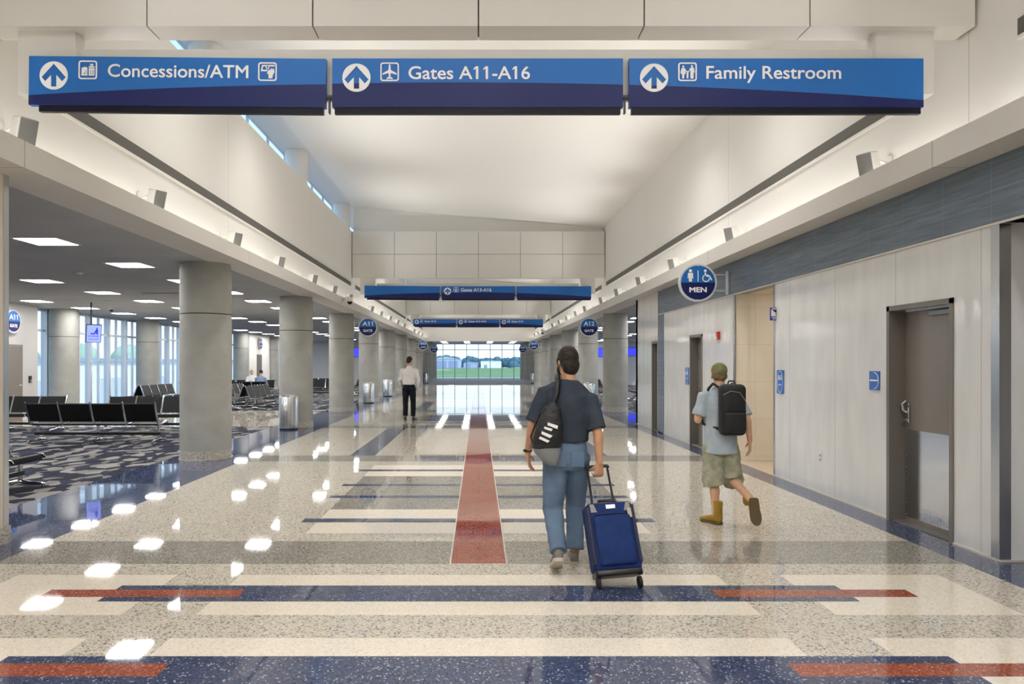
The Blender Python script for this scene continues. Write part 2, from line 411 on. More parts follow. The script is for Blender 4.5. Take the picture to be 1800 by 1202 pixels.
# ------------------------------------------------------------------ floor
def make_floor():
    R = []
    def r(x0, x1, y0, y1, m): R.append((min(x0, x1), max(x0, x1), min(y0, y1), max(y0, y1), m))
    L, G, C, B, D, K, Z, T, E = range(9)      # light, grey, cream, blue, red, carpet, strip, restroom tile
    r(-OX-.2, OX+.2, Y0-.3, YE+.2, L)
    r(-OX-.2, -5.2, Y0-.3, 18.1, K); r(-OX-.2, -5.2, 24.0, YE, K); r(5.2, OX+.2, 19.2, YE, K)
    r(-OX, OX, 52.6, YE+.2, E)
    r(-5.2, -3.88, Y0, 52.6, B); r(3.88, 5.2, Y0, 52.6, B)
    r(4.215, 9, 10.0, 16, T); r(4.215, 9, Y0, 5.6, B)
    for n in range(0, 8): r(-3.88, 3.88, line(n)-.41, line(n)+.32, G)
    def sym(a, b, y0, y1, m): r(a, b, y0, y1, m); r(-b, -a, y0, y1, m)
    # striped blocks at the near end
    k = 0
    while True:
        yc = 4.957-1.24*k
        if yc < Y0+1: break
        r(-1.8, 1.8, yc-.43, yc+.43, C); sym(2.28, 3.48, yc-.43, yc+.43, C)
        r(-2.57, 2.57, yc-.173, yc+.173, B); sym(1.65, 3.02, yc-.08, yc+.08, D)
        k += 1
    # rungs with dark middle, and blue side strips, in alternate bays
    for n in range(0, 8):
        a = line(n)
        if n % 2 == 0:
            c = a+2.87
            r(-1.63, 1.63, c-1.155, c+1.155, G)
            for s in (-1, 1):
                r(-1.63, 1.63, c+s*1.70-.55, c+s*1.70+.55, C)
                r(-1.79, 1.79, c+s*1.70-.09, c+s*1.70+.09, B); r(-1.79, 1.79, c+s*.415-.08, c+s*.415+.08, B)
        else:
            sym(1.8, 2.24, a+.32, a+BAY-.41, B)
    r(-.232, .232, 5.68, 52.0, Z); r(-.22, .22, 5.69, 52.0, D)
    xs = sorted({v for q in R for v in q[:2]}); ys = sorted({v for q in R for v in q[2:4]})
    hard, soft = MB(), MB()
    for j in range(len(ys)-1):
        ym = (ys[j]+ys[j+1])/2; run = None
        row = [q for q in R if q[2] < ym < q[3]]
        for i in range(len(xs)-1):
            xm = (xs[i]+xs[i+1])/2; m = None
            for q in row:
                if q[0] < xm < q[1]: m = q[4]
            if run and run[2] == m: run[1] = xs[i+1]
            else:
                if run and run[2] is not None: emit(hard, soft, run, ys[j], ys[j+1])
                run = [xs[i], xs[i+1], m]
        if run and run[2] is not None: emit(hard, soft, run, ys[j], ys[j+1])
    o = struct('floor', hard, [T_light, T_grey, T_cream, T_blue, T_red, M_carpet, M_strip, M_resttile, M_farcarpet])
    struct('floor_carpet', soft, M_carpet)
def emit(hard, soft, run, y0, y1):
    t = soft if run[2] == 5 else hard
    t.cur = 0 if run[2] == 5 else run[2]
    t.quad((run[0], y0, 0), (run[1], y0, 0), (run[1], y1, 0), (run[0], y1, 0))
make_floor()

# ------------------------------------------------------------------ upper hall: walls, ledges, vault
def hall_shell():
    for s, nm, zt in ((1, 'right', ZWR), (-1, 'left', ZWL)):
        struct('wall_%s_upper' % nm, MB().box(s*WX, s*(WX+.16), Y0, YH, ZL+.1, zt), M_upper)
        # fascia with soffit lip and the trough behind it
        f = MB(); f.box(s*FX, s*(FX+.06), Y0, YH, ZL, ZF); f.box(s*(FX+.06), s*(WX+.16), Y0, YH, ZL, ZL+.1)
        struct('trim_%d' % (1 if s > 0 else 2), f, M_fascia)
        # linear slot diffuser, broken at the bulkheads
        for k, (a, b) in enumerate(((Y0, 5.62), (6.9, line(3)-.25), (line(3)+.7, line(6)-.25), (line(6)+.7, YH-.1))):
            g = MB(); g.box(s*(WX-.005), s*(WX-.02), a, b, 4.185, 4.325)
            o = g.build('slot_diffuser', M_slot)
            tag(o, 'long grey air slot on the %s upper wall, %s' % (nm, ('in front of the nearest bulkhead', 'behind the wide wayfinding sign',
                'behind the second overhead sign', 'behind the farthest overhead sign')[k]), 'air vent', 'slot diffusers high on the walls')
            t = MB(); t.box(s*(WX-.001), s*(WX-.03), a, b, 4.155, 4.185); t.box(s*(WX-.001), s*(WX-.015), a, b, 4.325, 4.337)
            t.build('frame', M_white, o)
        for n in range(-3, 8):                       # cove lamps hidden in the trough, one per bay
            a = line(n)+.1; c = MB(); c.box(s*(FX+.10), s*(FX+.18), a, a+BAY-.2, ZL+.1, ZL+.145)
            o = c.build('cove_lamp', M_cove)
            tag(o, 'hidden strip lamp in the trough on the %s ledge, bay %s' % (nm, ORD[n+3]), 'lamp', 'cove lamps on the ledges')
    v = MB(); slope = (ZC-ZWR)/(2*WX)
    v.add([(-WX, Y0, ZC), (WX+.1, Y0, ZWR-slope*.1), (WX+.1, YH, ZWR-slope*.1), (-WX, YH, ZC),
           (-WX, Y0, ZC+.2), (WX+.1, Y0, ZWR+.2), (WX+.1, YH, ZWR+.2), (-WX, YH, ZC+.2)],
          [(0, 1, 2, 3), (7, 6, 5, 4), (0, 4, 5, 1), (1, 5, 6, 2), (2, 6, 7, 3), (3, 7, 4, 0)])
    struct('ceiling_vault', v, M_ceil)
    struct('ceiling_clerestory', MB().box(-WX, -5.02, Y0, YH, ZC, ZC+.2), M_white)
    struct('trim_3', MB().box(-4.44, -5.1, Y0, YH, ZWL-.25, ZWL-.12), M_white)       # clerestory sill
    w = MB(); y = Y0
    fr = MB()
    fr.box(-4.95, -5.02, Y0, YH, ZWL-.12, ZWL-.06); fr.box(-4.98, -5.02, Y0, YH, ZC-.012, ZC)
    while y < YH:
        fr.box(-4.965, -5.02, y-.02, y+.02, ZWL-.1, ZC); y += BAY/4
    win = struct('window_1', fr, M_mull)
    MB().quad((-4.985, Y0, ZWL-.1), (-4.985, YH, ZWL-.1), (-4.985, YH, ZC-.02), (-4.985, Y0, ZC-.02)).build('pane', M_glass, win)
    # closing walls behind the camera and at the vault's end
    struct('wall_back', MB().box(-OX, OX, Y0-.2, Y0, 0, 7.2), M_white)
    h = MB(); seg = 10
    prof = [(0, ZL), (0, ZL+.18)] + [(.55*(1-math.cos(PI/2*i/seg)), ZL+.18+.85*math.sin(PI/2*i/seg)) for i in range(1, seg+1)] + [(.55, 7.0)]
    pts = [(YH-.35+d*.5, z) for d, z in prof]
    vs = [(-WX, y_, z_) for y_, z_ in pts] + [(WX, y_, z_) for y_, z_ in pts]; n = len(pts)
    h.add(vs, [(i, i+n, i+n+1, i+1) for i in range(n-1)])
    h.box(-WX, WX, YH+.0, YH+.25, ZL, 7.0)
    h.quad((-WX, YH-.35, ZL), (-WX, YH, ZL), (WX, YH, ZL), (WX, YH-.35, ZL))
    struct('wall_end_header', h, M_white, smooth=False)
hall_shell()

def bulkhead(n, k):
    y0 = line(n); y1 = y0+.27; z0, z1 = 4.49, 6.05; X = WX-.02; p = 2*X/6; g = .006
    c = MB(); c.cur = 1; c.box(-X+.01, X-.01, y0+.02, y1-.02, z0+.02, z1-.01); c.cur = 0
    for i in range(6):
        a, b = -X+p*i+g, -X+p*(i+1)-g
        for q0, q1 in ((z0, z0+.80-g), (z0+.80+g, z1)):
            c.box(a, b, y0, y0+.025, q0, q1); c.box(a, b, y1-.025, y1, q0, q1)
        c.box(a, b, y0+.0255, y1-.0255, z0, z0+.025)
        c.box(a, b, y0, y1, z1, z1+.01)
    struct('trim_%d' % k, c, [M_panelbox, M_gap])
for i, n in enumerate((0, 3, 6)): bulkhead(n, 4+i)
bulkhead(-3, 10)
for i, n in enumerate((3, 6)):            # cross walls that close each vault section above the bulkhead
    b = MB(); y = line(n)+.40
    zl = ZC-.001; zr = ZWR-.001
    b.add([(-WX, y, 6.03), (WX, y, 6.03), (WX, y, zr), (-WX, y, zl), (-WX, y+.15, 6.03), (WX, y+.15, 6.03), (WX, y+.15, zr), (-WX, y+.15, zl)],
          [(0, 1, 2, 3), (7, 6, 5, 4), (0, 4, 5, 1), (1, 5, 6, 2), (2, 6, 7, 3), (3, 7, 4, 0)])
    struct('trim_%d' % (7+i), b, M_ceil)

# ------------------------------------------------------------------ restroom block on the right
def restroom_block():
    w = MB(); t = .2; ZB = 2.74
    def seg(y0, y1, z0, z1, mb=w, x0=RX, x1=RX+t): mb.box(x0, x1, y0, y1, z0, z1)
    D1, OP, D2, D3 = (6.295, 7.32), (10.14, 11.67), (13.36, 14.15), (16.65, 17.25)
    seg(5.745, D1[0], 0, ZB); seg(D1[1], OP[0], 0, ZB); seg(OP[1], D2[0], 0, ZB); seg(D2[1], 16.14, 0, ZB)
    seg(D3[1], 19.0, 0, ZL); seg(*D3, 2.13, ZL); seg(*D1, 2.185, ZB); seg(*D2, 2.16, ZB)
    w.box(RX+t, OX, 5.745, 5.945, 0, ZL); w.box(RX, OX, 18.8, 19.0, 0, ZL)
    w.box(6.6, 6.8, 1.0, 5.745, 0, ZL); w.box(RX, RX+t, Y0, 1.0, 0, 2.74); w.box(RX+t, 6.6, .8, 1.0, 0, ZL)
    struct('wall_right_lower', w, M_plaster)
    b = MB(); b.box(RX-.01, RX+t, Y0, 16.65, ZB, ZL); b.box(RX-.012, RX+t, 16.14, 16.65, 0, ZB)
    struct('wall_right_band', b, M_bluetile)
    e = MB(); e.box(RX-.016, RX+.01, Y0, 16.65, ZB-.012, ZB+.006)
    e.box(RX-.014, RX+.01, 16.65, 16.665, 0, ZL)
    struct('trim_9', e, M_strip)
    bb = MB()
    for y0, y1 in ((5.745, D1[0]), (D1[1], OP[0]), (OP[1], D2[0]), (D2[1], D3[0]), (D3[1], 19.0)): bb.box(RX-.012, RX+.02, y0, y1, 0, .018)
    bb.box(RX, 6.6, 5.733, 5.745, 0, .018)
    struct('baseboard_right', bb, M_strip)
    struct('ceiling_low_right', MB().box(RX, 6.6, Y0, 5.745, ZB, ZB+.1), M_white)
    # restroom entry: far return, inner wall, floor is part of 'floor'
    v = MB(); v.box(RX+t, 7.0, OP[1]+.02, OP[1]+.14, 0, ZB+.02); v.box(7.0, 7.1, OP[0]-2, OP[1]+.14, 0, ZB); v.box(RX+t, 7.0, OP[0]-2.1, OP[0]-2, 0, ZB)
    v.box(RX+.02, RX+t+.01, OP[1]-.012, OP[1]-.0005, 0, ZB)
    struct('wall_restroom_entry', v, M_beigetile)
    struct('ceiling_restroom', MB().box(RX+t, 7.1, OP[0]-2, OP[1]+.14, ZB+.0, ZB+.05), mat('restroom_ceiling_paint', '#d6c9b4', .7))
    lamp = MB().box(5.2, 5.8, 10.0, 10.6, ZB-.02, ZB+.001).build('restroom_ceiling_light', mat('warm_lamp', '#ffffff', .5, emit=20.0, ecol=(1, .95, .87)))
    tag(lamp, 'warm square ceiling lamp inside the tiled restroom entry', 'lamp')
    bs = MB().box(RX+t, 7.0, OP[1]+.0, OP[1]+.02, 0, .02); struct('baseboard_restroom', bs, M_strip)
    # stainless corner guards
    for nm, y, lab in (('a', 5.745, 'tall stainless corner guard at the near end of the restroom wall'),
                       ('b', OP[0], 'stainless corner guard on the near edge of the restroom opening'),
                       ('c', OP[1], 'stainless corner guard on the far edge of the restroom opening')):
        g = MB(); s = -1 if nm == 'b' else 1
        if nm == 'b': g.box(RX-.004, RX+.06, y, y+.004, .02, ZB-.012); g.box(RX-.004, RX, y-.05, y, .02, ZB-.012)
        elif nm == 'c': g.box(RX-.004, RX+.02, y-.004, y, .02, ZB-.012); g.box(RX-.004, RX, y, y+.07, .02, ZB-.012)
        else: g.box(RX-.005, RX+.09, y-.005, y, .02, ZB-.012); g.box(RX-.005, RX, y, y+.09, .02, ZB-.012)
        tag(g.build('corner_guard', M_steel), lab, 'corner guard', 'stainless corner guards')
    return D1, OP, D2, D3
D1, OP, D2, D3 = restroom_block()

def door(k, y0, y1, h, detail):
    rec = .15; f = MB(); X = RX
    # frame: face, jambs, head
    for a, b in ((y0, y0+.05), (y1-.05, y1)):
        f.box(X-.012, X+.2, a, b, 0, h)
    f.box(X-.012, X+.2, y0, y1, h-.05, h)
    o = struct('door_%d' % k, f, M_taupe_d)
    lf = MB().box(X+rec, X+rec+.045, y0+.052, y1-.052, .012, h-.052).build('door_leaf', M_taupe, o)
    MB().box(X+.03, X+.199, y0+.05, y1-.05, 0, .012).build('threshold', M_taupe_d, o)
    yl = y1-.11
    hd = MB()
    M = Matrix.Translation((X+rec, yl, 1.06))
    hd.box(-.02, 0, -.035, .035, -.06, .14, M, .008)
    hd.tube([(X+rec-.015, yl, 1.03), (X+rec-.06, yl, 1.03), (X+rec-.065, yl-.03, 1.03), (X+rec-.062, yl-.13, 1.03)], .011)
    if detail:
        hd.tube([(X+rec-.01, yl, 1.10), (X+rec-.05, yl+.01, 1.13), (X+rec-.06, yl+.01, 1.19), (X+rec-.03, yl, 1.22)], .012)
        hd.cyl((0, 0), .035, 0, .025, 20, M=Matrix.Translation((X+rec, yl, 1.17)) @ Matrix.Rotation(-PI/2, 4, 'Y'))
    hd.build('door_handle', M_chrome, o, True)
    if detail:
        kp = MB().box(X+rec-.003, X+rec, y0+.065, y1-.065, .05, .935).build('kick_plate', mat('polished_kick_plate', '#cfd1d4', .16, 1.0), lf)
        sc = MB()
        for i in range(8):
            for yy in (y0+.08, y1-.08):
                sc.cyl((0, 0), .006, 0, .004, 10, M=Matrix.Translation((X+rec-.003, yy, .07+.12*i)) @ Matrix.Rotation(-PI/2, 4, 'Y'))
        sc.build('screw_heads', M_chrome, kp)
        c = MB(); c.box(X+rec-.05, X+rec, y0+.10, y0+.52, h-.125, h-.075, bev=.006)
        c.box(X+.06, X+rec-.02, y0+.16, y0+.19, h-.072, h-.055); c.box(X+.02, X+.05, y0+.1, y0+.75, h-.075, h-.052)
        c.build('door_closer', M_mull_d, o)
door(1, *D1, 2.185, True); door(2, *D2, 2.16, False); door(3, *D3, 2.13, False)

# ------------------------------------------------------------------ left side: wall end, low ceilings, outer walls and glass
def left_side():
    w = MB(); w.box(-RX, -RX-.35, Y0, 6.30, .15, ZL)
    struct('wall_left_near', w, M_wall_end)
    struct('baseboard_left', MB().box(-RX+.015, -RX-.365, Y0, 6.385, 0, .15), T_base)
    g = MB(); g.box(-RX+.004, -RX-.354, 6.30, 6.37, .15, ZL)
    tag(g.build('corner_guard', M_steel), 'brushed steel end cap on the beige wall at the left edge', 'corner guard', 'stainless corner guards')
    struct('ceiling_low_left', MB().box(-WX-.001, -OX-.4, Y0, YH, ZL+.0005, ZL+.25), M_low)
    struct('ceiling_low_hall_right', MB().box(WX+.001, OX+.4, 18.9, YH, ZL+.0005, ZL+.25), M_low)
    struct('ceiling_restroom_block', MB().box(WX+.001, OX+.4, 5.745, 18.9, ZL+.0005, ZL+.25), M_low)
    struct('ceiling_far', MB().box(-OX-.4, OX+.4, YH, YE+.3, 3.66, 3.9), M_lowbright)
    struct('wall_left_outer', MB().box(-12.86, -13.5, Y0, 20.75, 0, ZL), M_greywall)
    struct('wall_left_gate', MB().box(-12.86, -13.5, 39.2, 43.8, 0, ZL), M_white)
    struct('wall_left_far', MB().box(-OX, -5.6, YH, YH+.2, 0, 3.66), M_greywall)
    struct('wall_right_far', MB().box(5.6, OX, YH, YH+.2, 0, 3.66), M_greywall)
    struct('wall_left_end', MB().box(-OX-.2, -OX, YH, YE, 0, 3.66), M_greywall)
    struct('wall_right_end', MB().box(OX, OX+.2, YH, YE, 0, 3.66), M_greywall)
    struct('wall_right_outer', MB().box(OX, OX+.2, Y0, 19.0, 0, ZL), M_greywall)
    # doors in the outer left wall
    for k, (y0, y1) in ((4, (19.1, 20.05)), (5, (41.25, 42.2))):
        f = MB(); f.box(-12.85, -12.90, y0, y1, 0, 2.13)
        o = struct('door_%d' % k, f, M_taupe_d)
        MB().box(-12.835, -12.85, y0+.06, y1-.06, .01, 2.07).build('door_leaf', M_taupe, o)
        MB().tube([(-12.83, y1-.14, 1.0), (-12.78, y1-.14, 1.0), (-12.78, y1-.26, 1.0)], .012).build('door_handle', M_chrome, o, True)
    # window walls
    def glazing(k, x, y0, y1, z1, step, s=1):
        f = MB(); n = max(1, round((y1-y0)/step)); d = (y1-y0)/n
        for i in range(n+1): f.box(x-.10, x+.10, y0+d*i-.05, y0+d*i+.05, 0, z1)
        for i in range(n): f.box(x-.04, x+.04, y0+d*(i+.5)-.02, y0+d*(i+.5)+.02, 0, z1)
        for z in (.03, 2.62, z1-.04): f.box(x-.04, x+.04, y0, y1, z-.035, z+.035)
        o = struct('window_%d' % k, f, M_mull)
        MB().quad((x, y0, .03), (x, y1, .03), (x, y1, z1-.05), (x, y0, z1-.05)).build('pane', M_glass, o)
    glazing(2, -OX, 20.75, 39.2, ZL, 1.22); glazing(3, -OX, 43.8, YH, ZL, 1.22)
    glazing(4, OX, 19.0, YH, ZL, 1.22)
    f = MB(); n = 21; d = 2*OX/n
    d = 1.22; n = 21
    for i in range(n+1):
        x = -.0+(i-n/2)*d+.61
        f.box(x-.03, x+.03, YE-.05, YE+.05, 0, 3.66)
    for z in (.05, 3.03, 3.62): f.box(-OX, OX, YE-.04, YE+.04, z-.03, z+.03)
    o = struct('window_5', f, M_mull_d)
    MB().quad((-OX, YE, .05), (OX, YE, .05), (OX, YE, 3.62), (-OX, YE, 3.62)).build('pane', M_glass, o)
left_side()

# ------------------------------------------------------------------ columns
def columns():
    sh = MB(); sh.lathe((0, 0, 0), [(.415, .15), (.415, 2.42)], 48); sh.lathe((0, 0, 0), [(.415, 2.438), (.415, ZL-.10)], 48)
    sh.lathe((0, 0, 0), [(.400, ZL-.1), (.400, ZL+.01)], 48)
    sh.cur = 1; sh.lathe((0, 0, 0), [(.409, 2.418), (.409, 2.44)], 48); sh.cur = 0
    me = sh.mesh('shaft', [M_conc, M_gap], True, 30)
    bs = MB(); bs.lathe((0, 0, 0), [(.43, 0), (.43, .02), (.42, .022), (.42, .15), (.41, .152)], 48)
    mb_ = bs.mesh('base_ring', T_base, True, 30)
    up = MB(); up.cyl((0, 0), .28, ZL+.26, ZC-.005, 36); mu = up.mesh('upper_shaft', M_white, True, 30)
    for s, side in ((-1, 'left'), (1, 'right')):
        for n in range(1, 12):
            if s > 0 and n < 3: continue
            k = n-1 if s < 0 else n-3
            t = thing('column', 'round concrete column, %s in the %s row beside the hall' % (ORD[k], side), 'column',
                      (s*CX, line(n), 0), 0, 'columns in the row on the %s' % side)
            link('shaft', me, t)
            b = link('base_ring', mb_, t); b['label'] = 'speckled terrazzo ring'
            if n > 8:
                MB().lathe((0, 0, 0), [(.415, ZL+.02), (.415, 3.655)], 40).build('upper_shaft', M_conc, t, True)
            elif s < 0: link('upper_shaft', mu, t)
    for k, y in enumerate((22.1, 27.7, 33.2, 38.6, 44.3, 50.0)):
        t = thing('column', 'round concrete column, %s along the outer window wall of the seating area' % ORD[k], 'column', (-12.88, y, 0), 0, 'columns along the left window wall')
        link('shaft', me, t); link('base_ring', mb_, t)
columns()

# ------------------------------------------------------------------ ceiling light panels
def lights():
    fr = MB()
    for a in (-1, 1):
        fr.box(a*.305, a*.28, -.305, .305, ZL-.008, ZL); fr.box(-.28, .28, a*.305, a*.28, ZL-.008, ZL)
    mf = fr.mesh('frame', M_plwhite); md = MB().box(-.28, .28, -.28, .28, ZL-.006, ZL-.001).mesh('diffuser', M_lamp)
    mdim = MB().box(-.28, .28, -.28, .28, ZL-.006, ZL-.001).mesh('diffuser', mat('dimmed_lamp_diffuser', '#ffffff', .6, emit=10.0, ecol=LAMP_COL))
    def put(x, y, lab, grp, dz=0):
        t = thing('ceiling_light', lab, 'ceiling light', (x, y, dz), 0, grp); link('frame', mf, t); link('diffuser', mdim if dz else md, t)
    for x, row in ((-5.93, 'the row nearest the hall'), (-8.88, 'the middle row'), (-11.9, 'the row by the windows')):
        for k in range(20):
            y = 5.07+2.35*k
            put(x, y, 'square ceiling light over the left seats, %s in %s' % (ORD[k], row), 'light panels over the left seating area')
    for x, row in ((5.93, 'the row nearest the hall'), (8.88, 'the outer row')):
        for k in range(14):
            y = 21.52+2.35*k
            put(x, y, 'square ceiling light over the right seats, %s in %s' % (ORD[k], row), 'light panels over the right seating area')
    for j, x in enumerate((-5.4, -3.3, -1.1, 1.1, 3.3, 5.4)):
        for k in range(6):
            put(x, 58.5+2.6*k, 'square ceiling light near the end window, %s column, %s row' % (ORD[j], ORD[k]), 'light panels by the end window', 3.66-ZL)
lights()

def uplights():
    for s in (-1, 1):
        for n in range(-3, 8):
            for q in (.27, .73):
                L = bpy.data.lights.new('uplight', 'SPOT'); L.energy = UPLIGHT_W; L.color = LAMP_COL; L.spot_size = math.radians(112); L.spot_blend = 1.0; L.shadow_soft_size = .05
                o = bpy.data.objects.new('uplight', L); COL.objects.link(o); p = Vector((s*4.02, line(n)+BAY*q, 3.485)); o.location = p
                o.rotation_euler = (Vector((s*.2, p.y, 6.6))-p).to_track_quat('-Z', 'Y').to_euler()
    k = 0  # fill downlights added to brighten the floor, set where the camera misses them
    for base, offs in ((line(-3), (3.2, 6.6, 10.0, 13.4)), (line(0), (3.3, 6.7)), (line(3), (3.3, 6.7)), (line(6), (3.3, 6.7))):
        for d in offs:
            for x in (-2.6, 0, 2.6):
                z = ZC-(x+WX)*(ZC-ZWR)/(2*WX); y = base+d; k += 1
                t = thing('added_fill_downlight', 'added fill downlight in the vault, %s row, %s' % (ORD[(k-1)//3], {-2.6: 'high side', 0: 'middle', 2.6: 'low side'}[x]), 'downlight', (x, y, z), 0, 'added fill downlights in the vault')
                MB().lathe((0, 0, -.004), [(.10, 0), (.14, 0), (.14, -.012), (.10, -.012), (.10, 0)], 28).build('trim_ring', M_plwhite, t)
                MB().cyl((0, 0), .10, -.008, -.004, 28).build('lens', M_lamp, t)
                L = bpy.data.lights.new('downlight', 'SPOT'); L.energy = DOWN_W; L.color = LAMP_COL; L.spot_size = math.radians(135); L.spot_blend = 1.0; L.shadow_soft_size = .10
                o = bpy.data.objects.new('downlight', L); COL.objects.link(o); o.location = (x, y, z-.03); o.rotation_euler = (math.radians(14), 0, 0)
uplights()

# ------------------------------------------------------------------ overhead wayfinding signs
def arrow(mb, M, cx, cy, r, ang=0.0, t=.003):
    """disc with an arrow-shaped hole"""
    pts = [(0, .83), (.86, -.12), (.60, -.41), (.19, .03), (.19, -.78), (-.19, -.78), (-.19, .03), (-.60, -.41), (-.86, -.12)]
    c, s = math.cos(ang), math.sin(ang)
    h = [(cx+r*(x*c-y*s), cy+r*(x*s+y*c)) for x, y in pts]
    mb.prism(circle(cx, cy, r, 48), M, t, [h])

def picto_frame(mb, M, x0, y0, s, t=.003):
    mb.prism(rrect(x0, y0, x0+s, y0+s, s*.14), M, t, [rrect(x0+s*.075, y0+s*.075, x0+s*.925, y0+s*.925, s*.09)])
def picto(mb, M, kind, x0, y0, s, t=.003):
    picto_frame(mb, M, x0, y0, s, t)
    P = lambda pts: [(x0+s*a, y0+s*b) for a, b in pts]
    if kind == 'plane':
        mb.prism(P([(.5, .92), (.545, .86), (.555, .60), (.88, .42), (.88, .34), (.56, .44), (.54, .25), (.66, .16), (.66, .10), (.5, .14),
                    (.34, .10), (.34, .16), (.46, .25), (.44, .44), (.12, .34), (.12, .42), (.445, .60), (.455, .86)]), M, t)
    elif kind == 'gift':
        mb.prism(P([(.16, .2), (.48, .2), (.48, .62), (.37, .67), (.17, .61)]), M, t, [P([(.27, .27), (.42, .30), (.42, .50), (.39, .50), (.39, .33), (.27, .33)])])
        mb.prism(P(rect(.55, .2, .86, .60)), M, t, [P(rect(.63, .24, .67, .50)), P(rect(.75, .24, .79, .50))])
        mb.prism(P(rect(.55, .63, .86, .70)), M, t)
        for a in (.60, .66, .72, .78): mb.prism([(x0+s*p, y0+s*q) for p, q in bar((.705, .69), (a+.02, .82), .04)], M, t)
    elif kind == 'atm':
        mb.prism(P([(.14, .52), (.20, .86), (.88, .86), (.88, .78), (.27, .78), (.22, .60), (.50, .60), (.50, .52)]), M, t)
        mb.prism([(x0+s*a, y0+s*b) for a, b in circle(.50, .74, .10, 20)], M, t, [[(x0+s*a, y0+s*b) for a, b in circle(.50, .74, .05, 16)]])
        mb.prism(P([(.56, .14), (.76, .14), (.80, .34), (.88, .48), (.84, .66), (.78, .66), (.78, .56), (.74, .68), (.68, .67), (.68, .56), (.62, .62), (.56, .58), (.48, .44), (.48, .38), (.56, .38)]), M, t)
    elif kind == 'family':
        for cx, hgt, wd in ((.27, .78, 1.0), (.5, .50, .55), (.74, .80, 1.0)):
            mb.prism([(x0+s*a, y0+s*b) for a, b in circle(cx, hgt, .055*(.6+.4*wd), 16)], M, t)
            top = hgt-.075*(.6+.4*wd)
            if cx < .4: mb.prism(P([(cx-.08, top), (cx+.08, top), (cx+.13, .38), (cx+.06, .38), (cx+.05, .14), (cx-.05, .14), (cx-.06, .38), (cx-.13, .38)]), M, t)
            else: mb.prism(P([(cx-.09*wd, top), (cx+.09*wd, top), (cx+.08*wd, .14), (cx-.08*wd, .14)]), M, t)
        mb.prism([(x0+s*a, y0+s*b) for a, b in bar((.34, .68), (.47, .46), .045)], M, t)
        mb.prism([(x0+s*a, y0+s*b) for a, b in bar((.67, .70), (.53, .46), .045)], M, t)
        mb.prism([(x0+s*a, y0+s*b) for a, b in bar((.19, .66), (.13, .44), .045)], M, t)
        mb.prism([(x0+s*a, y0+s*b) for a, b in bar((.82, .70), (.87, .46), .045)], M, t)

def big_sign(n, label, panels):
    y = line(n)+.04; k = 6.13/FPX; root = thing('overhead_sign', label, 'sign', (0, y, 0), 0, 'overhead wayfinding signs')
    X = lambda px: (px-VX)*k
    Z = lambda py: EYE+(VY-py)*k
    spans = ((57, 575), (586, 1093), (1104, 1617)); zt, zb = Z(107), Z(192)
    for (a, b), p, i in zip(spans, panels, range(3)):
        xa, xb = X(a), X(b); zc = (zt+zb)/2; xc = (xa+xb)/2; hw = (xb-xa)/2; hh = (zt-zb)/2
        pn = MB().box(-hw, hw, -.05, .0, -hh, hh).build('sign_panel', M_signblue, root)
        pn.location = (xc, 0, zc)
        if i == 0: pn.rotation_euler = (0, math.radians(.55), 0); pn.location.z += .009
        F = frame_front(0, -.0502, 0)
        c = lambda px: (Z(149+4.7e-5*(px-805)**2)-zc)
        N = 24; up = [(X(a+(b-a)*j/N)-xc, c(a+(b-a)*j/N)) for j in range(N, -1, -1)]
        MB().prism([(-hw, -hh), (hw, -hh)]+up, F, .002).build('navy_band', M_signnavy, pn)
        MB().box(-hw+.085 if i == 0 else -hw+.02, hw-.02, -.045, -.005, -hh-.055, -hh-.001).build('lower_rail', M_signrail, pn)
        if not p: continue
        txt, tx, ax, ang, icons, base, w = p
        F2 = frame_front(0, -.0525, 0)
        if ax is not None:
            m = MB(); arrow(m, F2, X(ax)-xc, Z(141)-zc, 24.6*k, ang); m.build('arrow', M_signwhite, pn)
        for kind, ix in icons:
            m = MB(); picto(m, F2, kind, X(ix)-xc, Z(147)-zc, 32.5*k); m.build('pictogram', M_signwhite, pn)
        text_mesh(txt, 22*k, frame_front(X(tx)-xc, -.0525, Z(base)-zc), M_signwhite, 'lettering', pn, width=w*k, bold=.014)
    bm = MB(); bm.box(X(140), X(1535), .012, .055, Z(176), Z(90)+.02)
    bm.build('support_beam', M_fascia, root)
    for a in (40, 1533):
        MB().box((a-VX)*k*1.02, (a+100-VX)*k*1.02, .055, .20, 3.945, 4.49).build('hanger_box', M_panelbox, root)
    js = MB()
    for a, b in ((575, 586), (1093, 1104)):
        js.box(X(a)-.01, X(b)+.01, -.03, .011, Z(172)-.01, Z(172)+.012); js.box(X(a)+.015, X(a)+.03, -.02, .02, Z(200), Z(172))
    js.build('joining_bracket', M_blackp, root)
    return root
UP, LEFT, RIGHT = 0, PI/2, -PI/2
big_sign(0, 'wide blue overhead sign reading Concessions/ATM, Gates A11-A16 and Family Restroom',
         [('Concessions/ATM', 195, 101, UP, (('gift', 144), ('atm', 457)), 142, 245), ('Gates A11-A16', 719, 628.5, UP, (('plane', 670),), 143, 212),
          ('Family Restroom', 1238, 1147, UP, (('family', 1189),), 142.5, 235)])
big_sign(3, 'blue overhead sign reading only Gates A13-A16, beyond the second white bulkhead',
         [None, ('Gates A13-A16', 719, 628.5, UP, (('plane', 670),), 143, 212), None])
big_sign(6, 'small distant blue overhead sign listing Gate A13, Gates A15-A16 and Gate A14',
         [('Gate A13', 190, 101, LEFT, (('plane', 140),), 143, 140), ('Gates A15-A16', 719, 628.5, UP, (('plane', 670),), 143, 212),
          ('Gate A14', 1238, 1147, RIGHT, (('plane', 1189),), 143, 140)])

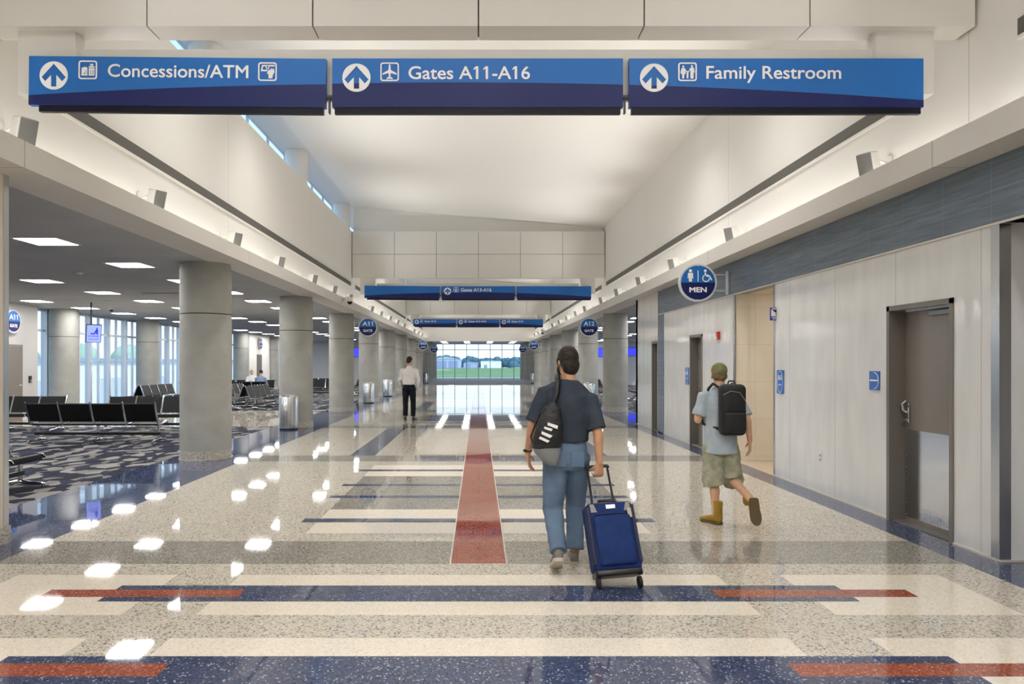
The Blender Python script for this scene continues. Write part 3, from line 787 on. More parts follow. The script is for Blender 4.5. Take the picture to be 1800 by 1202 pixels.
# ------------------------------------------------------------------ round signs
M_rim = mat('sign_rim', '#d5d5d3', .4)
def round_sign(label, c, kind, top, bottom, arm, back='front', group=None, r=.317):
    """c: disc centre; arm: x of the surface the two rods reach (plate on a wall or a column)"""
    root = thing('round_sign', label, 'sign', c, 0, group)
    Fm = frame_front(0, .03, 0)
    MB().prism(circle(0, 0, r, 56), Fm, .06).build('disc', M_rim, root, True, 50)
    ri = r*.90; q = .28
    def face(s):
        F = frame_front(0, -.0302, 0) if s > 0 else Matrix.Rotation(PI, 4, 'Z') @ frame_front(0, -.0302, 0)
        nt_ = .17
        def half(a0, a1, sgn):
            pts = [(ri*math.cos(t), ri*math.sin(t)) for t in [a0+(a1-a0)*i/30 for i in range(31)]]
            out = []
            for p in pts:
                if abs(p[0]) < r*.13 and p[1]*sgn > 0:
                    d = math.sqrt(max(0, (r*.13)**2-p[0]**2)); out.append((p[0], sgn*(r*.97-d*.75) if True else p[1]))
                else: out.append(p)
            return out
        f1 = MB().prism(half(0, PI, 1), F, .003).build('upper_face', M_signblue, root)
        f2 = MB().prism(half(PI, 2*PI, -1), F, .003).build('lower_face', M_signnavy, root)
        G = F @ Matrix.Translation((0, 0, .0032))
        if kind == 'gate':
            text_mesh(top, r*.42, G @ Matrix.Translation((0, r*.17, 0)), M_signwhite, 'lettering', f1, width=r*1.12, align='CENTER', bold=.02)
        else:
            m = MB(); u = r
            m.prism(circle(-.40*u, .62*u, .085*u, 20), G, .003)
            m.prism([(x*u, z*u) for x, z in ((-.53, .51), (-.27, .51), (-.25, .22), (-.30, .22), (-.31, .38), (-.32, .05), (-.48, .05), (-.49, .38), (-.50, .22), (-.55, .22))], G, .003)
            m.prism([(x*u, z*u) for x, z in rect(-.02, .05, .02, .64)], G, .003)
            m.prism(circle(.38*u, .62*u, .075*u, 20), G, .003)
            m.prism([(x*u, z*u) for x, z in ((.34, .52), (.43, .52), (.43, .42), (.56, .42), (.56, .37), (.44, .37), (.44, .30), (.60, .30), (.68, .12), (.75, .15), (.63, .37), (.36, .37))], G, .003)
            ring = circle(.42*u, .23*u, .20*u, 28, 2.0, 2*PI+.05); inn = circle(.42*u, .23*u, .15*u, 28, 2.0, 2*PI+.05)
            m.prism(ring+inn[::-1], G, .003)
            m.build('pictogram', M_signwhite, f1)
        text_mesh(bottom, r*.26, G @ Matrix.Translation((0, -r*.50, 0)), M_signwhite, 'lettering', f2, width=r*(.98 if kind == 'gate' else .92), align='CENTER', bold=.035)
    face(1)
    if arm is not None:
        sg = 1 if arm > c[0] else -1; L = abs(arm-c[0])
        a = MB()
        for z in (-r*.42, r*.42): a.tube([(sg*(r*.88), 0, z), (sg*L, 0, z)], .014)
        a.build('bracket_rod', M_mull, root, True)
        MB().box(sg*(L-.025), sg*L, -.05, .05, -r*.62, r*.62).build('mounting_plate', M_mull, root)
    return root
zs = 2.83
round_sign('round blue MEN restroom sign on a bracket from the right wall', (3.68, 11.95, EYE+(VY-497)*11.95/FPX), 'men', '', 'MEN', RX-.012, r=.318)
gs = 'round gate signs along the hall'
cr = CX-.415
for n, s, g, lab in ((3, -1, 'A11', 'round blue GATE A11 sign on the left row of columns'), (3, 1, 'A12', 'round blue GATE A12 sign on the right row of columns'),
                     (7, -1, 'A13', 'small distant round GATE A13 sign on the left'), (7, 1, 'A14', 'small distant round GATE A14 sign on the right'),
                     (9, -1, 'A15', 'farthest round gate sign on the left, under the low ceiling'), (9, 1, 'A16', 'farthest round gate sign on the right, under the low ceiling')):
    round_sign(lab, (s*3.73, line(n), zs), 'gate', g, 'GATE', s*(cr+.003), group=gs)
for y, lab, g in ((19.5, 'round gate sign over the door in the far left wall', 'A11'), (41.7, 'distant round gate sign above the door between window bays', 'A13')):
    r = round_sign(lab, (-12.78, y, 2.76), 'gate', g, 'GATE', None, group=gs); r.rotation_euler.z = PI/2
    MB().cyl((0, 0), .05, .0, .05, 16, M=Matrix.Translation((0, .03, 0)) @ Matrix.Rotation(-PI/2, 4, 'X')).build('mounting_plate', M_steel, r)

# ------------------------------------------------------------------ small things on walls and ledges
def wall_plaque(label, y, z, w, h, kind):
    root = thing('wall_plaque', label, 'sign', (RX, y, z), 0, 'blue restroom wall plaques')
    F = frame_wall(0, 0, 0)
    MB().prism(rrect(-w/2, -h/2, w/2, h/2, .006), F, .012).build('plate', M_plaque, root)
    G = F @ Matrix.Translation((0, 0, .0122)); m = MB()
    if kind == 'tall':
        o = [(.40*w*math.cos(t), .46*h*math.sin(t)) for t in [2*PI*i/48 for i in range(48)]]
        m.prism(o, G, .003, [[(.955*x, .965*q) for x, q in o]]); m.build('outline', M_signwhite, root)
        p = MB()
        p.prism(circle(-.16*w, .27*h, .035*w, 14), G, .003); p.prism([(x*w, q*h) for x, q in rect(-.21, .07, -.11, .24)], G, .003)
        p.prism([(x*w, q*h) for x, q in rect(-.01, .08, .01, .28)], G, .003)
        p.prism(circle(.15*w, .27*h, .035*w, 14), G, .003); p.prism(circle(.17*w, .13*h, .08*w, 20), G, .003, [circle(.17*w, .13*h, .055*w, 20)])
        p.prism([(x*w, q*h) for x, q in rect(.12, .12, .17, .25)], G, .003)
        p.build('pictogram', M_signwhite, root)
        text_mesh('MEN', h*.07, G @ Matrix.Translation((0, -h*.16, 0)), M_signwhite, 'lettering', root, width=w*.4, align='CENTER', bold=.02)
    else:
        o = circle(-.02*w, 0, .45*h, 40, -PI/2, PI/2); i_ = circle(-.02*w, 0, .42*h, 40, -PI/2, PI/2)
        m.prism(o+i_[::-1], G, .003); m.build('outline', M_signwhite, root)
        MB().prism([(x*w, q*h) for x, q in rect(-.40, -.03, .36, .05)], G, .003).build('text_line', M_signwhite, root)
wall_plaque('tall blue plaque beside the near edge of the tiled restroom opening', 9.90, 1.347, .22, .325, 'tall')
wall_plaque('squarish blue plaque on the wall beside the nearest steel door', 7.545, 1.42, .19, .20, 'square')
wall_plaque('tall blue plaque beside the middle door, behind the walker with a backpack', 14.33, 1.35, .24, .34, 'tall')

def misc_wall():
    # small blue camera-warning sign that faces the hall's near end
    r = thing('warning_sign', 'small blue and white camera warning sign at the edge of the restroom opening', 'sign', (4.205, 10.06, EYE+(VY-552)*10.06/FPX))
    F = frame_front(0, 0, 0); w, h = .165, .18
    MB().prism(rrect(-w/2, -h/2, w/2, h/2, .006), F, .012).build('plate', mat('warning_blue', '#2f3ba6', .4), r)
    G = F @ Matrix.Translation((0, 0, .0122))
    MB().prism(rect(-.42*w, -.18*h, .42*w, .36*h), G, .002).build('white_field', M_signwhite, r)
    m = MB(); G2 = F @ Matrix.Translation((0, 0, .0144))
    m.prism([(a*w, b*h) for a, b in ((-.36, .33), (.36, .33), (.36, .10), (.10, -.04), (.02, .06))], G2, .002)
    m.prism([(a*w, b*h) for a, b in ((-.06, .02), (.10, .02), (.18, -.10), (.02, -.15))], G2, .002)
    m.build('camera_symbol', M_blackp, r)
    m = MB()
    for z, q in ((.43, .34), (-.28, .36), (-.38, .30)): m.prism(rect(-q*w, (z-.025)*h, q*w, (z+.025)*h), G, .002)
    m.build('text_line', M_signwhite, r)
    MB().box(.03, .05, 0, .075, -.02, .02).build('bracket', M_steel, r)
    # red alarm strobe
    r = thing('fire_alarm', 'small red fire alarm strobe high on the grey wall', 'alarm', (RX, 12.42, 2.09))
    MB().box(-.05, 0, -.045, .045, -.07, .07, bev=.008).build('housing', M_red, r)
    MB().box(-.065, -.0505, -.03, .03, -.055, -.025, bev=.005).build('strobe_lens', M_plwhite, r)
    # outlet
    r = thing('wall_outlet', 'white duplex power outlet low on the grey wall', 'outlet', (RX, 8.75, .445))
    MB().box(-.008, 0, -.036, .036, -.058, .058, bev=.003).build('cover_plate', M_plwhite, r)
    m = MB()
    for z in (-.025, .025): m.box(-.0105, -.0082, -.017, .017, z-.016, z+.016)
    m.build('socket', M_grillgrey, r)
    # card reader by the far left door
    r = thing('card_reader', 'small black card reader beside the door in the far left wall', 'card reader', (-12.86, 20.38, 1.15))
    MB().box(0, .035, -.05, .05, -.1, .1, bev=.006).build('housing', M_blackp, r)
    MB().box(.0355, .037, -.03, .03, -.08, -.01).build('keypad', M_grillgrey, r)
misc_wall()

def ledge_speaker(s, y, k):
    side = 'left' if s < 0 else 'right'
    root = thing('wall_speaker', '%s from the near end of the white loudspeakers on the %s ledge' % (ORD[k], side), 'speaker', (s*4.02, y, 3.66), 0, 'loudspeakers on the ledges')
    M = Matrix.Rotation(-s*math.radians(60), 4, 'Z') @ Matrix.Rotation(math.radians(17), 4, 'X')
    vs = [Vector(p) for p in ((-.085, -.09, -.115), (.085, -.09, -.115), (.06, .09, -.10), (-.06, .09, -.10), (-.085, -.09, .115), (.085, -.09, .115), (.06, .09, .10), (-.06, .09, .10))]
    bm = bmesh.new(); q = [bm.verts.new(v) for v in vs]
    for f in ((0,3,2,1),(4,5,6,7),(0,1,5,4),(1,2,6,5),(2,3,7,6),(3,0,4,7)): bm.faces.new([q[i] for i in f])
    bmesh.ops.bevel(bm, geom=bm.edges[:], offset=.018, segments=3, affect='EDGES', profile=.5); bm.transform(M)
    me = bpy.data.meshes.new('cabinet'); bm.to_mesh(me); bm.free(); me.materials.append(M_plwhite); link('cabinet', me, root)
    MB().box(-.076, .076, -.098, -.0905, -.105, .105, M, .003).build('grille', M_grillgrey, root)
    b = MB(); p = M @ Vector((0, .09, 0))
    b.tube([p, p+Vector((s*.06, .03, .02)), (s*.225, .10, .02)], .014); b.box(s*.225, s*.255, .05, .15, -.05, .09)
    b.build('bracket', M_plwhite, root)
for k, y in enumerate((6.27, 8.85, 11.7, 14.3, 17.2, 19.6, 22.0, 26.5, 29.0, 32.0, 35.0, 38.0, 44.0, 47.0, 50.0)): ledge_speaker(-1, y, k)
for k, y in enumerate((7.3, 11.25, 14.6, 17.6, 20.4, 23.0, 26.5, 29.0, 32.0, 35.0, 38.0, 44.0, 47.0, 50.0)): ledge_speaker(1, y, k)

def dome_camera(label, p, wall):
    root = thing('security_camera', label, 'camera', p, 0, 'dome security cameras')
    if wall:
        s = wall
        MB().box(s*.0, s*.05, -.05, .05, -.02, .10, bev=.006).build('wall_box', M_plwhite, root)
        a = MB(); a.tube([(-s*.01, 0, .05), (-s*.12, 0, .10), (-s*.20, 0, .08)], .022); a.build('arm', M_plwhite, root, True)
        MB().lathe((-s*.20, 0, -.02), [(.03, .11), (.075, .09), (.085, .0), (.08, -.02)], 24).build('housing', M_plwhite, root, True)
        MB().lathe((-s*.20, 0, -.04), [(.075, 0), (.07, -.04), (.045, -.075), (0, -.088)], 24).build('dome', M_blackp, root, True)
    else:
        MB().lathe((0, 0, 0), [(.07, -.001), (.07, -.04), (.062, -.05)], 24).build('housing', M_plwhite, root, True)
        MB().lathe((0, 0, -.05), [(.06, 0), (.055, -.03), (.03, -.058), (0, -.062)], 24).build('dome', M_blackp, root, True)
dome_camera('white dome security camera on an arm from the left fascia', (-FX, 20.4, 3.42), -1)
dome_camera('small distant dome security camera on an arm from the right fascia', (FX, 41.0, 3.42), 1)
dome_camera('black dome camera on the low ceiling in front of the window wall', (-11.1, 21.5, ZL), 0)
for k, (x, y) in enumerate(((-7.35, 13.1), (-9.4, 14.0), (-9.9, 19.0), (-7.3, 20.4))):
    r = thing('smoke_detector', 'round smoke detector on the low ceiling, %s closest of four' % ORD[k], 'smoke detector', (x, y, ZL), 0, 'smoke detectors on the low ceiling')
    MB().lathe((0, 0, 0), [(.06, -.0005), (.06, -.02), (.045, -.035), (0, -.038)], 20).build('housing', M_plwhite, r, True)
for k, (x, y) in enumerate(((-7.5, 9.4), (-10.3, 14.6), (-7.4, 16.9))):
    r = thing('ceiling_vent', 'dark slot air vent in the low ceiling, %s closest of three' % ORD[k], 'air vent', (x, y, ZL), 0, 'slot vents in the low ceiling')
    MB().box(-.6, .6, -.06, .06, -.006, -.0005).build('frame', M_low, r)
    MB().box(-.58, .58, -.035, .035, -.009, -.0065).build('slot', mat('vent_dark', '#3b3b3c', .8), r)

# ------------------------------------------------------------------ screens
def hanging_screen():
    root = thing('hanging_screen', 'pale blue portrait screen hanging from the low ceiling by the windows', 'screen', (-10.5, 19.4, 0))
    zc = EYE+(VY-586)*19.4/FPX
    MB().tube([(-.13, .12, zc), (-.13, .12, ZL)], .02).build('pole', M_blackp, root, True)
    M = Matrix.Translation((0, 0, zc)) @ Matrix.Rotation(math.radians(40), 4, 'Z') @ Matrix.Rotation(math.radians(14), 4, 'X')
    w, h = .38, .50
    bd = MB(); bd.box(-w/2, w/2, -.03, .03, -h/2, h/2, M, .006); bd.box(-.12, .12, .03, .15, -.1, .12, M)
    b = bd.build('housing', M_blackp, root)
    F = M @ frame_front(0, -.0302, 0)
    sc = MB().prism(rect(-w/2+.015, -h/2+.015, w/2-.015, h/2-.015), F, .002).build('display', M_screenpale, root)
    G = F @ Matrix.Translation((0, 0, .0022)); m = MB()
    m.prism([(a*w, b_*h) for a, b_ in ((-.28, -.03), (-.10, .06), (-.02, .0), (.06, .12), (.2, .38), (.26, .18), (.27, -.05), (.18, -.05), (.14, .06), (.06, -.05))], G, .001)
    m.build('logo', M_screenink, sc)
    text_mesh('RICHMOND', .05, G @ Matrix.Translation((0, -.19*h, 0)), M_screenink, 'lettering', sc, width=.66*w, align='CENTER', bold=.02, depth=.001)
    text_mesh('INTERNATIONAL AIRPORT', .03, G @ Matrix.Translation((0, -.34*h, 0)), M_screenink, 'lettering', sc, width=.66*w, align='CENTER', bold=.02, depth=.001)
hanging_screen()
def wall_screen(label, x, y, z, w, h):
    r = thing('wall_screen', label, 'screen', (x, y, z), 0, 'blue gate screens')
    MB().box(-w/2-.02, w/2+.02, -.05, 0, -h/2-.02, h/2+.02).build('housing', M_blackp, r)
    MB().box(-w/2, w/2, -.054, -.0505, -h/2, h/2).build('display', M_screen, r)
wall_screen('glowing blue gate screen on the far left wall behind the columns', -9.3, YH, 2.45, 1.2, .68)
wall_screen('glowing blue gate screen on the far right wall behind the columns', 9.2, YH, 2.45, 1.2, .68)
wall_screen('second glowing blue screen on the far right wall, beside the restroom block', 11.75, YH, 2.5, 1.0, .6)

# ------------------------------------------------------------------ seating
PITCH = .645
def tandem_parts():
    P = {}
    def pad(prof, w, th):
        m = MB(); n = len(prof); vs = []
        for sx in (-w/2, w/2):
            for (y, z), (ny, nz) in prof: vs.append((sx, y, z))
            for (y, z), (ny, nz) in prof: vs.append((sx, y+ny*th, z+nz*th))
        N = 2*n
        fs = []
        for i in range(n-1):
            fs.append((i, i+1, N+i+1, N+i)); fs.append((n+i+1, n+i, N+n+i, N+n+i+1))
            fs.append((i+1, i, n+i, n+i+1)); fs.append((N+i, N+i+1, N+n+i+1, N+n+i))
        fs += [(0, N, N+n, n), (n-1, 2*n-1, N+2*n-1, N+n-1)]
        return m.add(vs, fs)
    seat = [((-.27, .385), (0, -1)), ((-.255, .42), (.5, -.8)), ((-.20, .425), (.1, -1)), ((-.08, .395), (.2, -1)), ((.05, .38), (.1, -1)), ((.14, .385), (-.1, -1))]
    P['seat'] = pad(seat, PITCH-.05, .035).mesh('seat', M_black, True, 60)
    back = [((.155, .43), (1, .1)), ((.185, .50), (1, -.25)), ((.235, .64), (1, -.3)), ((.285, .78), (1, -.35)), ((.30, .81), (.8, -.6))]
    P['backrest'] = pad(back, PITCH-.05, .03).mesh('backrest', M_black, True, 60)
    fr = MB(); path = [(-.285, .375), (-.27, .405), (-.22, .418), (-.08, .385), (.05, .37), (.13, .375), (.165, .40), (.20, .50), (.25, .64), (.30, .78), (.325, .835)]
    for a, b in zip(path[:-1], path[1:]):
        d = Vector((0, b[0]-a[0], b[1]-a[1])); nrm = Vector((0, -d.z, d.y)).normalized()*.016
        vs = [Vector((x, *p))+s*nrm for x in (-.011, .011) for p in (a, b) for s in (1, -1)]
        fr.add(vs, [(0, 1, 3, 2), (4, 6, 7, 5), (0, 4, 5, 1), (2, 3, 7, 6), (0, 2, 6, 4), (1, 5, 7, 3)])
    P['side_frame'] = fr.mesh('side_frame', M_chrome)
    lg = MB()
    lg.tube([(0, .0, .36), (0, .0, .07)], [.032, .028], 12)
    lg.tube([(0, -.32, .035), (0, -.30, .045), (0, -.12, .055), (0, 0, .075), (0, .12, .055), (0, .30, .045), (0, .32, .035)], [.014, .02, .024, .03, .024, .02, .014], 10)
    lg.cyl((0, -.30), .022, 0, .03, 14); lg.cyl((0, .30), .022, 0, .03, 14)
    P['leg'] = lg.mesh('leg', M_chrome, True, 50)
    return P
TP = tandem_parts(); BEAMS = {}
def tandem(n, x, y, face, label, group):
    """n linked seats centred at x, y; face: heading of the sitter in degrees (0 = +Y, 180 = towards the near end)"""
    rz = math.radians(180-face)
    t = thing('bench_seat', label, 'bench', (x, y, 0), rz, group); L = n*PITCH
    for i in range(n):
        for k in ('seat', 'backrest'): link(k, TP[k], t).location.x = -L/2+PITCH*(i+.5)
    for i in range(n+1): link('side_frame', TP['side_frame'], t).location.x = -L/2+PITCH*i
    for i in ([1, n-1] if n == 4 else [0, n]): pass
    for q in (-L/2+.06, 0, L/2-.06) if n >= 4 else (-L/2+.1, L/2-.1): link('leg', TP['leg'], t).location.x = q
    if n not in BEAMS:
        BEAMS[n] = MB().box(-L/2+.01, L/2-.01, -.03, .03, .15, .205).mesh('beam', M_blackp)
    link('beam', BEAMS[n], t); return t
G1 = 'black bench seats in the waiting areas'
tandem(4, -7.74, 14.48, 0, 'four linked black seats with their backs turned, nearest full bench beside the first column', G1)
tandem(4, -7.55, 16.75, 180, 'four linked black seats facing the hall, behind the nearest turned bench', G1)
tandem(4, -11.24, 16.9, 180, 'four linked black seats facing the hall, beside the door in the far left wall', G1)
tandem(4, -5.95, 8.0, 90, 'black bench end with chrome foot peeking out behind the beige wall', G1)
tandem(4, -11.72, 26.6, 90, 'bench beside the window wall facing the hall, left pair, near one', G1)
tandem(4, -12.46, 26.6, -90, 'bench facing the window wall, back to back with the near window pair', G1)
tandem(4, -11.72, 29.9, 90, 'bench beside the window wall facing the hall, far one of two', G1)
tandem(4, -9.15, 27.2, 90, 'grey-lit bench facing the hall, left of two between first and second columns', G1)
tandem(4, -9.89, 27.2, -90, 'dark bench back to back with the grey-lit left bench', G1)
tandem(4, -7.75, 25.9, 90, 'grey-lit bench facing the hall, right of two between first and second columns', G1)
tandem(4, -8.47, 25.9, -90, 'dark bench back to back with the grey-lit right bench', G1)
tandem(4, -10.65, 31.6, 0, 'dark bench turned away in front of the two seated travellers', G1)
tandem(4, -11.15, 34.2, 180, 'dark bench facing the near end, with a seated traveller on it', G1)
tandem(4, -8.2, 34.9, 180, 'dark bench facing the near end, half hidden by the second column', G1)
tandem(4, -9.2, 37.7, 180, 'dark bench seen between the second and third columns', G1)
tandem(4, -6.4, 37.2, -90, 'dark bench seen between the third column and the gate A11 sign', G1)
tandem(4, 6.45, 37.2, 90, 'dark bench in the right waiting area beyond the gate A12 sign', G1)
tandem(4, 6.95, 30.4, -90, 'dark bench in the right waiting area, beside the end of the restroom block', G1)

# ------------------------------------------------------------------ litter bins
def bin_(x, y, label):
    t = thing('litter_bin', label, 'bin', (x, y, 0), 0, 'stainless litter bins')
    MB().lathe((0, 0, 0), [(.205, .03), (.228, .035), (.23, .05), (.23, .79), (.225, .80)], 48).build('body', M_steel2, t, True)
    MB().lathe((0, 0, 0), [(.215, 0), (.215, .03)], 40).build('base_ring', M_rubber, t, True)
    MB().lathe((0, 0, 0), [(.225, .80), (.228, .815), (.222, .825), (.13, .83), (.125, .82), (.125, .80)], 48).build('lid', M_steel, t, True)
    MB().lathe((0, 0, 0), [(.125, .801), (.125, .806)], 32).build('opening', M_blackp, t)
bin_(-4.62, 17.32, 'stainless cylinder litter bin in front of the second left column')
bin_(-4.45, 28.85, 'stainless litter bin under the gate A11 sign')
bin_(-4.44, 34.75, 'stainless litter bin on the left, just beyond the one under gate A11')
bin_(-4.15, 56.0, 'small distant stainless litter bin by the left columns')
bin_(4.49, 28.85, 'stainless litter bin under the gate A12 sign, partly behind the walking man')
bin_(4.35, 56.0, 'small distant stainless litter bin by the right columns')

# ------------------------------------------------------------------ what stands outside the windows
def outside():
    GZ = -4.0
    g = noisy('field_grass', '#6a8a5e', '#80996e', .02, .95, .1)
    ap = noisy('apron_concrete', '#b9b6b2', '#a9a7a4', .05, .9, .1)
    struct('ground', MB().quad((-900, YE+8, GZ), (900, YE+8, GZ), (900, 2500, GZ), (-900, 2500, GZ)), g)
    struct('apron', MB().quad((-500, -200, GZ+.02), (500, -200, GZ+.02), (500, 285, GZ+.02), (-500, 285, GZ+.02)), ap)
    t = MB(); t.quad((-300, 640, GZ+.03), (-25, 590, GZ+.03), (-25, 660, GZ+.03), (-300, 860, GZ+.03)); t.quad((60, 640, GZ+.03), (300, 470, GZ+.03), (300, 560, GZ+.03), (60, 700, GZ+.03))
    struct('taxiway', t, ap)
    def hangar(label, x, y, w, d, h, col, roof, doors):
        r = thing('hangar', label, 'building', (x, y, GZ), 0, 'hangars across the airfield')
        wl = MB(); wl.box(-w/2, w/2, 0, d, 0, h); wl.build('wall', mat('hangar_wall', col, .7), r)
        rf = MB(); M = Matrix.Identity(4); hh = roof
        rf.add([(-w/2-.5, -.5, h), (w/2+.5, -.5, h), (0, -.5, h+hh), (-w/2-.5, d, h), (w/2+.5, d, h), (0, d, h+hh)], [(0, 1, 2), (5, 4, 3), (0, 2, 5, 3), (2, 1, 4, 5), (1, 0, 3, 4)])
        rf.build('roof', mat('hangar_roof', '#aeb6c6', .6), r)
        for a in doors:
            MB().box(a[0]-w/2, a[1]-w/2, -.15, -.01, 0, a[2]).build('hangar_door', mat('hangar_door_paint', '#8e9cc4', .6), r)
    k = 900/FPX
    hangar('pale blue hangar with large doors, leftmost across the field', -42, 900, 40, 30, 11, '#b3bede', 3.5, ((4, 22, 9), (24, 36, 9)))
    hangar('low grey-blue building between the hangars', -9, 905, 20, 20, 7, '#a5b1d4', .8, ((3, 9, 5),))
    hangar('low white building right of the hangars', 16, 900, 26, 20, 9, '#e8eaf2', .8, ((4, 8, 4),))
    vm = [mat('vehicle_white', '#e6e8ee', .4), mat('vehicle_blue', '#5f74a8', .4), mat('vehicle_silver', '#aab2c2', .4)]
    random.seed(3)
    for i in range(9):
        x = 33+i*5.2+random.uniform(-.6, .6); y = 870+random.uniform(-10, 10)
        r = thing('parked_car', 'tiny parked car across the field, %s from the left' % ORD[i], 'car', (x, y, GZ), random.uniform(-.3, .3), 'cars parked across the field')
        MB().box(-2.1, 2.1, -.9, .9, .35, 1.0, bev=.15).build('body', vm[i % 3], r)
        MB().box(-1.2, 1.1, -.8, .8, 1.0, 1.55, bev=.2).build('cabin', mat('car_glass', '#27324a', .2), r)
        wv = MB()
        for a in (-1.35, 1.35):
            wv = MB().cyl((0, 0), .36, -.92, .92, 16, M=Matrix.Translation((a, 0, .36)) @ Matrix.Rotation(PI/2, 4, 'X')); wv.build('wheels', M_rubber, r)
    leaf = noisy('hazed_foliage', '#49697c', '#5b7d8a', .12, .95, .05)  # distance haze is mixed into this leaf colour
    def treeline(label, pts, h0, h1, r0, seed, fol):
        random.seed(seed); m = MB()
        for x, y in pts:
            h = random.uniform(h0, h1); r = random.uniform(*r0)
            for q in range(3):
                m.ball((x+random.uniform(-r, r)*.6, y+random.uniform(-r, r)*.6, GZ+h-r+random.uniform(-.3, .1)*r-q*r*.7), (r*random.uniform(.8, 1.2), r, r*random.uniform(.8, 1.1)), 10)
            m.cyl((x, y), r*.2, GZ, GZ+h-r, 6)
        o = m.build('treeline', fol, None, True); tag(o, label, 'trees', None, 'stuff')
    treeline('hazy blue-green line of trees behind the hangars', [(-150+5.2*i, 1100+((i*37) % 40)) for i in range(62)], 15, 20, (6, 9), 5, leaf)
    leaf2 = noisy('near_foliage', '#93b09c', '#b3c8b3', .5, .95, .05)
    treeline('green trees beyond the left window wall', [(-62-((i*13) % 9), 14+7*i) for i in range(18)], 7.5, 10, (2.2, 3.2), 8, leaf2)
    b = thing('service_building', 'pale low service building outside the left windows', 'building', (-46, 62, GZ))
    MB().box(-5, 5, -45, 60, 0, 5.8).build('wall', mat('service_wall', '#f0f2f4', .7), b)
    MB().box(-5.3, 5.3, -45.3, 60.3, 5.8, 6.2).build('roof', mat('service_roof', '#a6afbb', .7), b)
    for i in range(9):
        MB().box(5.0, 5.06, -40+11*i, -35+11*i, 0, 4).build('garage_door', mat('garage_door_paint', '#c9d2de', .6), b)
outside()

# ------------------------------------------------------------------ people
from mathutils import noise as mnoise
def remesh(mb, name, m, parent, voxel=.008, smooth=4, wrinkle=0.0, wscale=9.0):
    me = mb.mesh('tmp', m); o = bpy.data.objects.new('tmp', me); COL.objects.link(o)
    r = o.modifiers.new('r', 'REMESH'); r.mode = 'VOXEL'; r.voxel_size = voxel; r.use_smooth_shade = True
    sm = o.modifiers.new('s', 'SMOOTH'); sm.factor = .5; sm.iterations = smooth
    dg = bpy.context.evaluated_depsgraph_get(); out = bpy.data.meshes.new_from_object(o.evaluated_get(dg))
    bpy.data.objects.remove(o); bpy.data.meshes.remove(me)
    if wrinkle:
        nr = [v.normal.copy() for v in out.vertices]
        for v, nn in zip(out.vertices, nr):
            p = v.co; q = Vector((p.x*wscale, p.y*wscale, p.z*wscale*1.6))
            v.co = p+nn*wrinkle*(mnoise.noise(q)+.5*mnoise.noise(q*2.3))
    out.materials.clear(); out.materials.append(m); out.name = name
    out.polygons.foreach_set('use_smooth', [True]*len(out.polygons))
    return link(name, out, parent)

def V(*a): return Vector(a)
def hand(mb, w, d, n, side, curl):
    """w wrist, d direction to the fingers, n the way the palm faces, side +1/-1 puts the thumb on +-(d x n)"""
    d = d.normalized(); n = (n-d*n.dot(d)).normalized(); t = d.cross(n)*side
    mb.loft([(w-d*.02, t*.024, n*.018), (w, t*.025, n*.017), (w+d*.03, t*.036, n*.017), (w+d*.065, t*.041, n*.015), (w+d*.092, t*.040, n*.012), (w+d*.098, t*.034, n*.008)], 14)
    for off, L in ((.031, .070), (.0105, .079), (-.0105, .073), (-.031, .057)):
        p = w+d*.088+t*off; a = 0.0
        for seg, fr in enumerate((.45, .31, .24)):
            a += curl*(.75, 1.0, .7)[seg]
            q = p+(d*math.cos(a)+n*math.sin(a))*L*fr+t*off*.04
            mb.cap(p, q, .0095-.0008*seg, .0088-.0008*seg, 8); p = q
    b = w+d*.025+t*.026; e = b+(d*.62+t*.62+n*(.25+.4*curl)).normalized()*.042; f = e+(d*.85+t*.22+n*(.25+.5*curl)).normalized()*.034
    mb.cap(w+d*.01+t*.012, b, .016, .014, 8); mb.cap(b, e, .0125, .0105, 8); mb.cap(e, f, .0105, .0085, 8)

def head(mb, c, yaw, pitch=0.0, s=1.0):
    R = Matrix.Translation(c) @ Matrix.Rotation(yaw, 4, 'Z') @ Matrix.Rotation(pitch, 4, 'X') @ Matrix.Scale(s, 4)
    mb.ball((0, 0, 0), (.074, .093, .092), 20, R @ Matrix.Translation((0, -.008, .022)))
    mb.ball((0, 0, 0), (.058, .066, .075), 18, R @ Matrix.Translation((0, .026, -.045)))
    mb.ball((0, 0, 0), (.030, .026, .022), 12, R @ Matrix.Translation((0, .072, -.098)))
    mb.ball((0, 0, 0), (.012, .020, .016), 10, R @ Matrix.Translation((0, .101, -.030)))
    mb.cap(R @ V(0, .085, .012), R @ V(0, .104, -.026), .008*s, .010*s, 8)
    mb.ball((0, 0, 0), (.024, .010, .007), 10, R @ Matrix.Translation((0, .090, -.066)))
    for q in (-1, 1):
        mb.ball((0, 0, 0), (.010, .018, .032), 10, R @ Matrix.Translation((q*.078, -.006, -.018)) @ Matrix.Rotation(q*.35, 4, 'Z'))
        mb.ball((0, 0, 0), (.022, .012, .008), 8, R @ Matrix.Translation((q*.030, .080, .022)))
    return R
def eyes(R, root, s=1.0):
    for q in (-1, 1):
        e = MB().ball((0, 0, 0), (.0115, .0115, .0115), 12, R @ Matrix.Translation((q*.031, .076, .002))).build('eye', mat('eye_white', '#e8e4de', .3), root, True)
        MB().ball((0, 0, 0), (.006, .003, .006), 10, R @ Matrix.Translation((q*.031, .0865, .002))).build('iris', mat('iris_brown', '#3a2a1c', .3), e, True)

